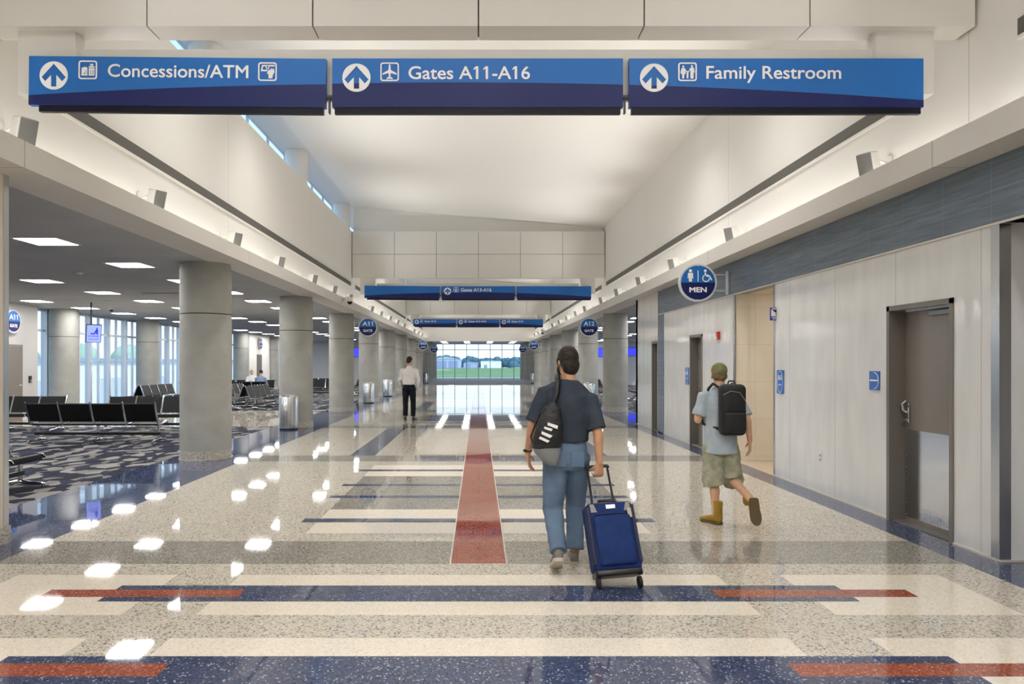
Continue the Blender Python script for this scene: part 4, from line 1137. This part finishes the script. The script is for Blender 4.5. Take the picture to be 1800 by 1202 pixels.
def limb(mb, a, b, ra, rb, bulge=0.0, bdir=None, at=.3, seg=16):
    """tapered limb with a muscle bulge"""
    a, b = Vector(a), Vector(b); d = (b-a); L = d.length; d.normalize()
    mb.cap(a, b, ra, rb, seg)
    if bulge:
        c = a+d*L*at+(bdir or V(0, 0, 0))*bulge*.5
        h = d.to_track_quat('Z', 'Y').to_matrix().to_4x4()
        mb.ball(c, (ra*.9+bulge*.4, ra*.9+bulge*.4, L*.26), 14, h)

def frustum(mb, pts, rs, flat=1.0, seg=20):
    """cloth tube with flat ends along pts"""
    mb.tube(pts, rs, seg)

def torso(mb, secs, seg=24):
    """secs: (centre, half width vector, half depth)"""
    out = []
    for c, u, dep in secs:
        f = Vector((-u.y, u.x, 0)).normalized()*dep
        out.append((Vector(c), Vector(u), f))
    mb.loft(out, seg)

M_skin1 = noisy('skin_tan', '#b98a6b', '#c4967a', 20, .5, .35)
M_skin2 = noisy('skin_light', '#c79a7c', '#d2a88c', 20, .5, .35)
M_hair = noisy('dark_hair', '#1d1713', '#2b221b', 60, .6, .3, (1, 1, .3))
M_tee = noisy('slate_tshirt', '#343a45', '#3b424e', 8, .9, .15, bump=.1, bscale=25)
M_jean = noisy('blue_denim', '#566a82', '#687c94', 5, .9, .15, bump=.12, bscale=120)
M_shoe = mat('grey_shoe', '#77726a', .6); M_sole = mat('pale_sole', '#b7b0a4', .7)
M_mask = mat('black_mask', '#17181b', .8)

def shoe(root, heel, toe, up, m, msole, name='shoe', tall=0.0, w=.046):
    """heel & toe: sole points"""
    heel, toe = Vector(heel), Vector(toe); d = (toe-heel).normalized(); L = (toe-heel).length
    t = d.cross(Vector(up)).normalized(); u = t.cross(d).normalized()
    b = MB()
    S = lambda f, ww, hh, z: (heel+d*L*f+u*z, t*ww, u*hh)
    b.loft([S(.0, w*.5, .022, .045), S(.03, w*.75, .036, .05), S(.2, w*.85, .042, .055), S(.4, w*.86, .038, .052), S(.6, w*1.0, .030, .044), S(.8, w*1.0, .024, .038), S(.95, w*.75, .018, .032), S(1.0, w*.4, .010, .028)], 16)
    b.loft([(heel+d*L*.16+u*.05, t*w*.80, d*.052), (heel+d*L*.17+u*(.10+tall*.5), t*(w*.80), d*.050), (heel+d*L*.175+u*(.10+tall), t*(w*.86 if tall else w*.78), d*(.058 if tall else .046))], 16)
    o = remesh(b, name, m, root, .007, 3, .001, 25)
    q = MB(); pts = [(0, .55), (.05, .85), (.25, .92), (.45, .88), (.65, 1.04), (.82, 1.02), (.94, .75), (1.02, .35)]
    ring = [heel+d*L*f+t*w*x for f, x in pts]+[heel+d*L*f-t*w*x for f, x in pts[::-1]]; n = len(ring)
    q.add([p-u*.001 for p in ring]+[p+u*.026 for p in ring], [tuple(range(n))[::-1], tuple(range(n, 2*n))]+[(i, (i+1) % n, n+(i+1) % n, n+i) for i in range(n)])
    q.build('sole', msole, o)
    return o

# ---- man with the suitcase
def man_with_suitcase():
    root = thing('person', 'man in slate t-shirt and blue jeans walking away, pulling a blue suitcase', 'person', (.70, 5.6, 0))
    O = V(.70, 5.6, 0); P = lambda x, y, z: V(x, y, z)-O
    hc = P(.703, 5.63, 1.615); nb = P(.71, 5.60, 1.47)
    sl, sr = P(.525, 5.60, 1.375), P(.875, 5.58, 1.325)
    el, er = P(.425, 5.58, 1.11), P(.925, 5.50, 1.06)
    wl, wr = P(.392, 5.66, .895), P(.932, 5.475, .835)
    hl, hr = P(.61, 5.60, .86), P(.775, 5.62, .86)
    kl, kr = P(.585, 5.60, .455), P(.785, 5.765, .465)
    al, ar = P(.605, 5.345, .165), P(.772, 5.70, .085)
    b = MB(); R = head(b, hc, .38, -.04)
    b.cap(nb+V(0, -.01, -.02), hc+V(0, -.015, -.05), .058, .055)
    torso(b, [(P(.695, 5.61, .80), V(.14, 0, 0), .10), (P(.69, 5.61, .90), V(.155, 0, 0), .105), (P(.695, 5.60, 1.05), V(.14, 0, 0), .095), (P(.70, 5.60, 1.25), V(.165, 0, -.015), .108),
              (P(.70, 5.59, 1.35), V(.150, 0, -.02), .085), (P(.705, 5.59, 1.41), V(.085, 0, -.01), .06)])
    for s_, e_, w_ in ((sl, el, wl), (sr, er, wr)):
        limb(b, s_*.93+e_*.07, e_, .043, .039); limb(b, e_, w_, .041, .027, .008, V(0, 0, 0), .25)
    limb(b, hl, kl, .08, .055); limb(b, kl, al, .053, .038, .015, V(0, -1, 0), .3)
    limb(b, hr, kr, .08, .055); limb(b, kr, ar, .053, .038, .015, V(0, -1, 0), .3)
    hand(b, wl, V(.12, .10, -1), V(.9, -.2, 0), -1, .30)
    hand(b, wr, V(-.02, .12, -1), V(-.2, 1, 0.1), -1, 1.0)
    remesh(b, 'body', M_skin1, root, .006, 5)
    eyes(R, root)
    h = MB()
    h.ball((0, 0, 0), (.082, .098, .098), 20, R @ Matrix.Translation((0, -.016, .030)))
    h.ball((0, 0, 0), (.074, .058, .085), 18, R @ Matrix.Translation((0, -.055, -.030)))
    h.ball((0, 0, 0), (.014, .02, .04), 10, R @ Matrix.Translation((-.074, .015, .0))); h.ball((0, 0, 0), (.014, .02, .04), 10, R @ Matrix.Translation((.074, .015, .0)))
    remesh(h, 'hair', M_hair, root, .006, 4, .003, 40)
    mk = MB(); mk.ball((0, 0, 0), (.062, .052, .055), 16, R @ Matrix.Translation((0, .054, -.062)))
    mk.tube([R @ V(-.058, .05, -.04), R @ V(-.083, .0, -.025), R @ V(-.086, -.022, -.02), R @ V(-.080, -.012, -.05), R @ V(-.056, .05, -.08)], .003, 6)
    mk.tube([R @ V(.058, .05, -.04), R @ V(.083, .0, -.025), R @ V(.086, -.022, -.02), R @ V(.080, -.012, -.05), R @ V(.056, .05, -.08)], .003, 6)
    mk.build('face_mask', M_mask, root, True)
    # t-shirt
    t = MB()
    torso(t, [(P(.702, 5.605, .985), V(.160, 0, 0), .125), (P(.702, 5.605, 1.0), V(.166, 0, 0), .128), (P(.70, 5.60, 1.10), V(.168, 0, -.003), .122), (P(.70, 5.595, 1.22), V(.186, 0, -.012), .128),
              (P(.70, 5.59, 1.32), V(.192, 0, -.024), .118), (P(.703, 5.585, 1.385), V(.185, 0, -.026), .098), (P(.706, 5.585, 1.44), V(.130, 0, -.018), .080), (P(.708, 5.588, 1.475), V(.075, 0, -.005), .070)])
    t.tube([sl+V(.05, 0, .0), sl+V(0, 0, -.006), sl*.5+el*.5, sl*.12+el*.88], [.064, .068, .069, .074], 20)
    t.tube([sr+V(-.05, 0, .0), sr+V(0, 0, -.006), sr*.5+er*.5, sr*.12+er*.88], [.064, .068, .069, .074], 20)
    remesh(t, 't_shirt', M_tee, root, .008, 5, .007, 7)
    # jeans
    j = MB()
    torso(j, [(P(.70, 5.61, 1.0), V(.148, 0, 0), .110), (P(.698, 5.605, .92), V(.163, 0, 0), .120), (P(.693, 5.605, .84), V(.178, .004, 0), .128), (P(.690, 5.61, .77), V(.168, .01, 0), .11)])
    j.tube([hl+V(-.004, 0, .02), hl*.7+kl*.3, kl, kl*.55+al*.45, al+V(0, .0, .02)], [.108, .098, .080, .072, .066], 22)
    j.tube([hr+V(.004, 0, .02), hr*.7+kr*.3, kr, kr*.55+ar*.45, ar+V(0, -.01, .03)], [.108, .098, .080, .070, .070], 22)
    jo = remesh(j, 'jeans', M_jean, root, .008, 5, .006, 9)
    for x in (.625, .765):
        pk = MB(); pk.box(-.05, .05, -.004, .004, -.06, .06, Matrix.Translation(P(x, 5.478, .865)), .003); pk.build('back_pocket', M_jean, jo)
    shoe(root, P(.60, 5.275, .135), P(.595, 5.515, .006), (0, .5, .9), M_shoe, M_sole)
    shoe(root, P(.762, 5.645, .002), P(.775, 5.925, .002), (0, 0, 1), M_shoe, M_sole)
    w = MB(); w.lathe((0, 0, 0), [(.030, -.012), (.036, -.01), (.036, .01), (.030, .012)], 20, Matrix.Translation(wl+V(0, 0, .015))); w.build('wristwatch', M_blackp, root, True)
    # black shoulder bag
    bag = thing('shoulder_bag', 'black and grey drawstring bag slung over the man’s left shoulder'.replace('’', "'"), 'bag', (.53, 5.43, .92)); B = V(.53, 5.43, .92)
    m = MB(); T = Matrix.Rotation(.12, 4, 'Y')
    m.loft([(V(.045, .015, .385), V(.02, 0, 0), V(0, .02, 0)), (V(.03, .01, .34), V(.065, 0, 0), V(0, .035, 0)), (V(.015, 0, .22), V(.10, 0, 0), V(0, .055, 0)), (V(0, -.005, .10), V(.115, 0, 0), V(0, .06, 0)), (V(-.01, 0, .03), V(.11, 0, 0), V(0, .05, 0))], 24)
    remesh(m, 'upper_panel', mat('black_nylon', '#15161a', .55), bag, .007, 3, .006, 14)
    m = MB(); m.loft([(V(-.01, 0, .045), V(.112, 0, 0), V(0, .052, 0)), (V(.0, 0, .0), V(.10, 0, 0), V(0, .05, 0)), (V(.02, 0, -.06), V(.065, 0, 0), V(0, .04, 0)), (V(.035, 0, -.10), V(.03, 0, 0), V(0, .02, 0))], 24)
    remesh(m, 'lower_panel', mat('grey_nylon', '#76797a', .6), bag, .007, 3, .004, 14)['label'] = 'grey lower panel'
    m = MB()
    m.tube([V(.05, .02, .37), V(.075, .035, .45), V(.085, .055, .54), V(.09, .13, .585), V(.09, .22, .56)], [.014, .020, .022, .022, .018], 10)
    m.tube([V(-.10, .01, .03), V(-.13, .02, .12), V(-.06, .03, .30), V(.03, .02, .37)], .006, 8)
    m.build('strap', M_blackp, bag, True)
    m = MB(); F = Matrix.Translation((-.02, -.066, .13)) @ Matrix.Rotation(.5, 4, 'Y') @ frame_front(0, 0, 0)
    for q in ([(-.05, .10), (.05, .115), (.06, .09), (-.04, .08)], [(-.06, .06), (.02, .075), (.02, .055), (-.05, .045)], [(-.06, .02), (.05, .03), (.04, .005), (-.05, .0)], [(-.05, -.02), (.05, -.015), (.04, -.035), (-.05, -.04)]):
        m.prism([(x*.8, z) for x, z in q], F, .004)
    m.build('print', M_signwhite, bag)
    return wr+O
man_with_suitcase()

def suitcase():
    root = thing('suitcase', 'navy blue soft suitcase on wheels, pulled by its raised handle', 'suitcase', (1.0, 5.13, 0))
    up = V(-.085, .42, .90).normalized(); rt = V(1, .06, 0); rt = (rt-up*rt.dot(up)).normalized(); fw = rt.cross(up)      # fw points away from the bag's wheels' side
    M = Matrix((( rt.x, -fw.x, up.x, 0), (rt.y, -fw.y, up.y, 0), (rt.z, -fw.z, up.z, .055), (0, 0, 0, 1)))
    # local: x right, y: +y towards the near end (front panel is on the other side when leaning) , z up the case
    if (M.to_3x3() @ V(0, 1, 0)).y > 0: M = M @ Matrix.Diagonal((-1, -1, 1, 1))
    cb = mat('blue_nylon', '#1a3570', .6); cb2 = mat('dark_blue_nylon', '#101d42', .65)
    nb = noisy('blue_ballistic_nylon', '#12285a', '#183168', 18, .7, .2, bump=.05, bscale=300)
    MB().box(-.175, .175, -.08, .12, .035, .53, M, .035).build('body', nb, root, True, 50)
    p = MB().box(-.14, .14, .085, .15, .07, .43, M, .025).build('front_pocket', nb, root, True, 50)
    z = MB(); z.tube([M @ V(x, y_, q) for x, y_, q in ((-.142, .12, .09), (-.142, .12, .42), (-.12, .122, .438), (.12, .122, .438), (.142, .12, .42), (.142, .12, .09))], .005, 6); z.build('zip', cb2, p, True)
    for q in (-1, 1):
        MB().box(q*.150, q*.178, .05, .123, .08, .50, M, .008).build('edge_piping', cb2, root, True)
        MB().prism([(q*.10, .455), (q*.145, .455), (q*.150, .515), (q*.12, .515)], M @ Matrix(((1, 0, 0, 0), (0, 0, 1, .1205), (0, 1, 0, 0), (0, 0, 0, 1))), .004).build('corner_patch', M_grillgrey, root)
    MB().box(-.04, .03, .1215, .125, .475, .505, M, .001).build('name_patch', M_steel2, root)
    MB().box(-.15, -.12, .1255, .14, .40, .47, M, .004).build('luggage_tag', mat('tag_beige', '#b0a795', .7), root)
    h = MB(); h.tube([M @ V(-.075, .02, .53), M @ V(-.075, .015, .56), M @ V(.055, .015, .56), M @ V(.055, .02, .53)], .012, 8); h.build('carry_handle', M_blackp, root, True)
    hd = MB()
    for q in (-.085, .085): hd.tube([M @ V(q, -.06, .50), M @ V(q*.92, -.06, .845)], .009, 10)
    hd.build('handle_tube', mat('dark_tube', '#26282b', .3, .7), root, True)
    MB().tube([M @ V(-.090, -.06, .835), M @ V(-.080, -.06, .852), M @ V(.080, -.06, .852), M @ V(.090, -.06, .835)], .0135, 12).build('grip', M_blackp, root, True)
    MB().box(-.165, .165, -.075, .115, .005, .05, M, .012).build('base_plate', M_blackp, root, True, 50)
    for q in (-1, 1):
        c = M @ V(q*.15, .07, .0); c.z = .042
        ax = rt.to_track_quat('Z', 'Y').to_matrix().to_4x4()
        MB().lathe((0, 0, 0), [(.030, -.014), (.040, -.012), (.041, 0), (.040, .012), (.030, .014)], 24, Matrix.Translation(c) @ ax).build('wheel', M_rubber, root, True)
        MB().box(q*.13, q*.17, .02, .10, .0, .04, M, .008).build('wheel_housing', M_blackp, root, True)
suitcase()

# ---- walker in a camouflage cap
def backpack_walker():
    root = thing('person', 'person in khaki cap, pale blue t-shirt, patterned shorts and tan boots, walking away', 'person', (2.42, 7.1, 0))
    O = V(2.42, 7.1, 0); P = lambda x, y, z: V(x, y, z)-O
    hc = P(2.412, 7.13, 1.488); nb = P(2.412, 7.10, 1.36)
    sl, sr = P(2.255, 7.10, 1.275), P(2.57, 7.09, 1.265)
    el, er = P(2.185, 7.08, 1.04), P(2.645, 6.99, 1.04)
    wl, wr = P(2.235, 7.27, 1.11), P(2.69, 7.05, .835)
    hl, hr = P(2.34, 7.10, .80), P(2.49, 7.10, .80)
    kl, kr = P(2.36, 7.13, .43), P(2.54, 7.15, .45)
    al, ar = P(2.372, 7.10, .09), P(2.62, 6.86, .30)
    b = MB(); R = head(b, hc, -.1, 0, .93)
    b.cap(nb+V(0, -.01, -.02), hc+V(0, -.015, -.05), .05, .05)
    torso(b, [(P(2.415, 7.1, .74), V(.13, 0, 0), .095), (P(2.415, 7.1, .83), V(.14, 0, 0), .10), (P(2.412, 7.1, .98), V(.125, 0, 0), .09), (P(2.412, 7.1, 1.16), V(.145, 0, 0), .10),
              (P(2.412, 7.09, 1.26), V(.145, 0, 0), .085), (P(2.412, 7.09, 1.32), V(.08, 0, 0), .06)])
    for s_, e_, w_ in ((sl, el, wl), (sr, er, wr)):
        limb(b, s_, e_, .046, .036); limb(b, e_, w_, .037, .025, .006, V(0, 0, 0), .25)
    limb(b, hl, kl, .075, .05); limb(b, kl, al, .05, .036, .014, V(0, -1, 0), .3)
    limb(b, hr, kr, .075, .05); limb(b, kr, ar, .05, .036, .014, V(0, -1, 0), .3)
    hand(b, wl, V(.35, .8, .5), V(.9, -.2, -.2), -1, .8)
    hand(b, wr, V(.1, .2, -1), V(-.9, .2, 0), 1, .35)
    remesh(b, 'body', M_skin2, root, .006, 5); eyes(R, root)
    h = MB(); h.ball((0, 0, 0), (.079, .07, .075), 16, R @ Matrix.Translation((0, -.03, -.008))); remesh(h, 'hair', noisy('sandy_hair', '#6d5a3e', '#7d6949', 50, .7, .3), root, .006, 3, .002, 40)
    camo = noisy('olive_camouflage', '#5b5f3d', '#8f8a68', 14, .85, .15)
    c = MB(); c.ball((0, 0, 0), (.085, .103, .085), 20, R @ Matrix.Translation((0, -.012, .048)))
    c.loft([(R @ V(0, .08, .045), R.to_3x3() @ V(.06, 0, 0), R.to_3x3() @ V(0, 0, .008)), (R @ V(0, .13, .035), R.to_3x3() @ V(.055, 0, 0), R.to_3x3() @ V(0, 0, .006)), (R @ V(0, .165, .022), R.to_3x3() @ V(.03, 0, 0), R.to_3x3() @ V(0, 0, .004))], 14)
    remesh(c, 'cap', camo, root, .006, 3)
    t = MB()
    torso(t, [(P(2.415, 7.095, .705), V(.165, 0, 0), .135), (P(2.415, 7.095, .72), V(.168, 0, 0), .137), (P(2.415, 7.1, .84), V(.165, 0, 0), .13), (P(2.412, 7.1, 1.0), V(.158, 0, 0), .118), (P(2.412, 7.095, 1.16), V(.168, 0, 0), .118),
              (P(2.412, 7.09, 1.25), V(.166, 0, 0), .105), (P(2.412, 7.09, 1.31), V(.125, 0, 0), .08), (P(2.412, 7.09, 1.36), V(.07, 0, 0), .062)])
    t.tube([sl+V(.04, 0, .01), sl, sl*.5+el*.5, sl*.18+el*.82], [.055, .065, .066, .072], 20)
    t.tube([sr+V(-.04, 0, .01), sr, sr*.5+er*.5, sr*.18+er*.82], [.055, .065, .066, .072], 20)
    remesh(t, 't_shirt', noisy('pale_blue_tshirt', '#a3b0ba', '#b2bdc6', 8, .9, .15), root, .008, 5, .006, 8)
    j = MB()
    torso(j, [(P(2.415, 7.1, .86), V(.145, 0, 0), .115), (P(2.415, 7.1, .78), V(.165, 0, 0), .125), (P(2.415, 7.1, .70), V(.165, 0, 0), .115)])
    j.tube([hl, hl*.6+kl*.4, kl+V(-.01, 0, .0), kl*.85+al*.15], [.10, .105, .108, .108], 22)
    j.tube([hr, hr*.6+kr*.4, kr+V(.01, 0, .0), kr*.85+ar*.15], [.10, .105, .108, .106], 22)
    remesh(j, 'shorts', noisy('grey_green_camouflage', '#888a74', '#b4b39f', 12, .9, .1), root, .008, 4, .010, 8)
    tan = noisy('tan_suede', '#8a6c2a', '#9b7b36', 10, .75, .2); ts = mat('dark_boot_sole', '#5a4c30', .7)
    shoe(root, P(2.405, 7.045, .002), P(2.27, 7.25, .002), (0, 0, 1), tan, ts, 'boot', .13, .048)
    shoe(root, P(2.635, 6.80, .315), P(2.66, 6.78, .06), (0, 1, .1), tan, ts, 'boot', .12, .048)
    bp = thing('backpack', 'black backpack worn by the walker in the khaki cap', 'backpack', (2.47, 6.93, .90))
    bk = mat('black_backpack_nylon', '#101113', .6)
    m = MB(); m.box(-.125, .125, -.075, .065, 0, .50, None, .05); m.build('main_compartment', bk, bp, True, 50)
    m = MB(); m.box(-.105, .105, -.12, -.06, .03, .24, None, .035); m.build('front_pocket', bk, bp, True, 50)
    m = MB(); m.tube([(-.11, -.078, .40), (-.04, -.082, .435), (.05, -.08, .42), (.11, -.078, .33)], .004, 6); m.build('zip', M_grillgrey, bp, True)
    for q in (-1, 1):
        m = MB(); m.tube([(q*.07-.03, .055, .46), (q*.095-.05, .12, .50), (q*.10-.055, .22, .45), (q*.115-.055, .31, .33), (q*.15-.055, .29, .20), (q*.185-.045, .17, .10), (q*.11, .05, .06)], .014, 8); m.build('shoulder_strap', bk, bp, True)
    m = MB(); m.tube([(-.03, .03, .495), (-.02, .03, .53), (.03, .03, .53), (.04, .03, .495)], .008, 8); m.build('grab_handle', bk, bp, True)
backpack_walker()

# ---- man in the white shirt
def white_shirt_man():
    root = thing('person', 'man in white shirt and black trousers standing in the hall by the left columns', 'person', (-1.98, 20.25, 0))
    P = lambda x, y, z: V(x, y, z)
    hc = P(.02, .03, 1.685); nb = P(.01, 0, 1.52); sl, sr = P(-.19, 0, 1.42), P(.205, 0, 1.41)
    el, er = P(-.265, .02, 1.13), P(.275, -.03, 1.13); wl, wr = P(-.25, .20, 1.0), P(.225, .04, .90)
    hl, hr = P(-.09, 0, .92), P(.09, 0, .92); kl, kr = P(-.10, .04, .50), P(.12, .03, .50); al, ar = P(-.10, 0, .09), P(.13, -.06, .09)
    b = MB(); R = head(b, hc, -.55); b.cap(nb+V(0, -.01, -.02), hc+V(0, -.015, -.05), .058, .055)
    torso(b, [(P(0, 0, .86), V(.14, 0, 0), .10), (P(0, 0, 1.1), V(.14, 0, 0), .10), (P(0, 0, 1.3), V(.17, 0, 0), .105), (P(0, 0, 1.44), V(.15, 0, 0), .08), (P(0, 0, 1.49), V(.08, 0, 0), .06)])
    for s_, e_, w_ in ((sl, el, wl), (sr, er, wr)): limb(b, s_, e_, .05, .04); limb(b, e_, w_, .04, .027)
    for h_, k_, a_ in ((hl, kl, al), (hr, kr, ar)): limb(b, h_, k_, .08, .055); limb(b, k_, a_, .053, .038, .015, V(0, -1, 0))
    hand(b, wl, V(.3, .9, -.2), V(.6, 0, -.8), -1, .5); hand(b, wr, V(-.15, .1, -1), V(-1, 0, 0), 1, .4)
    remesh(b, 'body', M_skin1, root, .007, 4); eyes(R, root)
    h = MB(); h.ball((0, 0, 0), (.081, .097, .096), 18, R @ Matrix.Translation((0, -.016, .032))); h.ball((0, 0, 0), (.072, .05, .07), 16, R @ Matrix.Translation((0, -.058, -.015)))
    remesh(h, 'hair', M_hair, root, .007, 3, .002, 40)
    t = MB()
    torso(t, [(P(.0, 0, 1.0), V(.17, 0, 0), .13), (P(0, 0, 1.08), V(.185, 0, 0), .14), (P(0, 0, 1.2), V(.19, 0, 0), .14), (P(.0, 0, 1.35), V(.205, 0, 0), .13), (P(.005, 0, 1.44), V(.17, 0, 0), .10), (P(.01, 0, 1.50), V(.08, 0, 0), .075), (P(.01, 0, 1.535), V(.066, 0, 0), .068)])
    for s_, e_, w_, q in ((sl, el, wl, 1), (sr, er, wr, -1)): t.tube([s_+V(q*.04, 0, .01), s_, e_, e_*.5+w_*.5, w_], [.06, .068, .056, .050, .038], 18)
    remesh(t, 'shirt', noisy('white_shirt', '#dcdad8', '#e6e4e2', 6, .85, .15), root, .009, 4, .008, 7)
    j = MB(); torso(j, [(P(0, 0, 1.02), V(.155, 0, 0), .118), (P(0, 0, .93), V(.175, 0, 0), .128), (P(0, 0, .84), V(.17, 0, 0), .115)])
    for h_, k_, a_ in ((hl, kl, al), (hr, kr, ar)): j.tube([h_, h_*.6+k_*.4, k_, a_+V(0, 0, .02)], [.105, .095, .078, .068], 20)
    remesh(j, 'trousers', noisy('black_trousers', '#15171c', '#1c1f25', 8, .85, .15), root, .009, 4, .006, 8)
    bs = mat('black_leather_shoe', '#141414', .35)
    shoe(root, P(-.10, -.06, .002), P(-.12, .23, .002), (0, 0, 1), bs, M_rubber); shoe(root, P(.13, -.12, .002), P(.17, .16, .002), (0, 0, 1), bs, M_rubber)
white_shirt_man()

# ---- two seated travellers far off on the left
def seated(label, x, y, face, shirt, hairc, bald):
    root = thing('person', label, 'person', (x, y, 0), math.radians(180-face)+PI, 'seated travellers')
    P = lambda a, b_, c: V(a, b_, c)
    hc = P(0, .06, 1.20); nb = P(0, .02, 1.05); b = MB(); R = head(b, hc, 0, -.1); b.cap(nb, hc+V(0, -.01, -.05), .055, .055)
    torso(b, [(P(0, 0, .42), V(.16, 0, 0), .12), (P(0, -.02, .6), V(.15, 0, 0), .11), (P(0, -.01, .8), V(.165, 0, 0), .11), (P(0, .0, .96), V(.16, 0, 0), .09), (P(0, .01, 1.02), V(.08, 0, 0), .06)])
    for q in (-1, 1):
        s_, e_, w_ = P(q*.19, 0, .94), P(q*.23, .10, .68), P(q*.08, .32, .66)
        limb(b, s_, e_, .05, .04); limb(b, e_, w_, .04, .028); hand(b, w_, V(-q*.3, .9, .2), V(-q*.8, 0, -.5), -q, .6)
        h_, k_, a_ = P(q*.09, .04, .50), P(q*.12, .46, .50), P(q*.12, .45, .09)
        limb(b, h_, k_, .08, .055); limb(b, k_, a_, .053, .038, .015, V(0, -1, 0))
    remesh(b, 'body', M_skin2, root, .010, 3); eyes(R, root)
    h = MB(); h.ball((0, 0, 0), (.081, .09 if not bald else .05, .095 if not bald else .05), 16, R @ Matrix.Translation((0, -.02 if not bald else -.06, .034 if not bald else -.01)))
    remesh(h, 'hair', mat('hair_'+label[:3], hairc, .7), root, .009, 3)
    t = MB(); torso(t, [(P(0, 0, .44), V(.18, 0, 0), .14), (P(0, -.02, .6), V(.175, 0, 0), .135), (P(0, -.01, .82), V(.19, 0, 0), .13), (P(0, .0, .97), V(.16, 0, 0), .10), (P(0, .01, 1.05), V(.07, 0, 0), .068)])
    for q in (-1, 1): t.tube([P(q*.15, 0, .95), P(q*.19, 0, .94), P(q*.21, .05, .80), P(q*.225, .09, .72)], [.06, .07, .066, .066], 16)
    remesh(t, 'shirt', mat('shirt_'+label[:3], shirt, .85), root, .010, 3, .006, 8)
    j = MB(); torso(j, [(P(0, .02, .40), V(.17, 0, 0), .14), (P(0, .02, .52), V(.17, 0, 0), .14)])
    for q in (-1, 1): j.tube([P(q*.09, .03, .50), P(q*.12, .46, .50), P(q*.12, .455, .30), P(q*.12, .45, .12)], [.10, .085, .075, .065], 18)
    remesh(j, 'trousers', mat('dark_trousers', '#23262e', .85), root, .010, 3)
    for q in (-1, 1): shoe(root, P(q*.12, .40, .002), P(q*.13, .66, .002), (0, 0, 1), M_shoe, M_sole)
seated('bald traveller in a white shirt seated facing the hall, far left', -10.83, 34.0, 180, '#e6e4e0', '#8a8178', True)
seated('dark-haired traveller seated with back turned, far left', -9.75, 31.85, 0, '#7f93ad', '#1a1715', False)
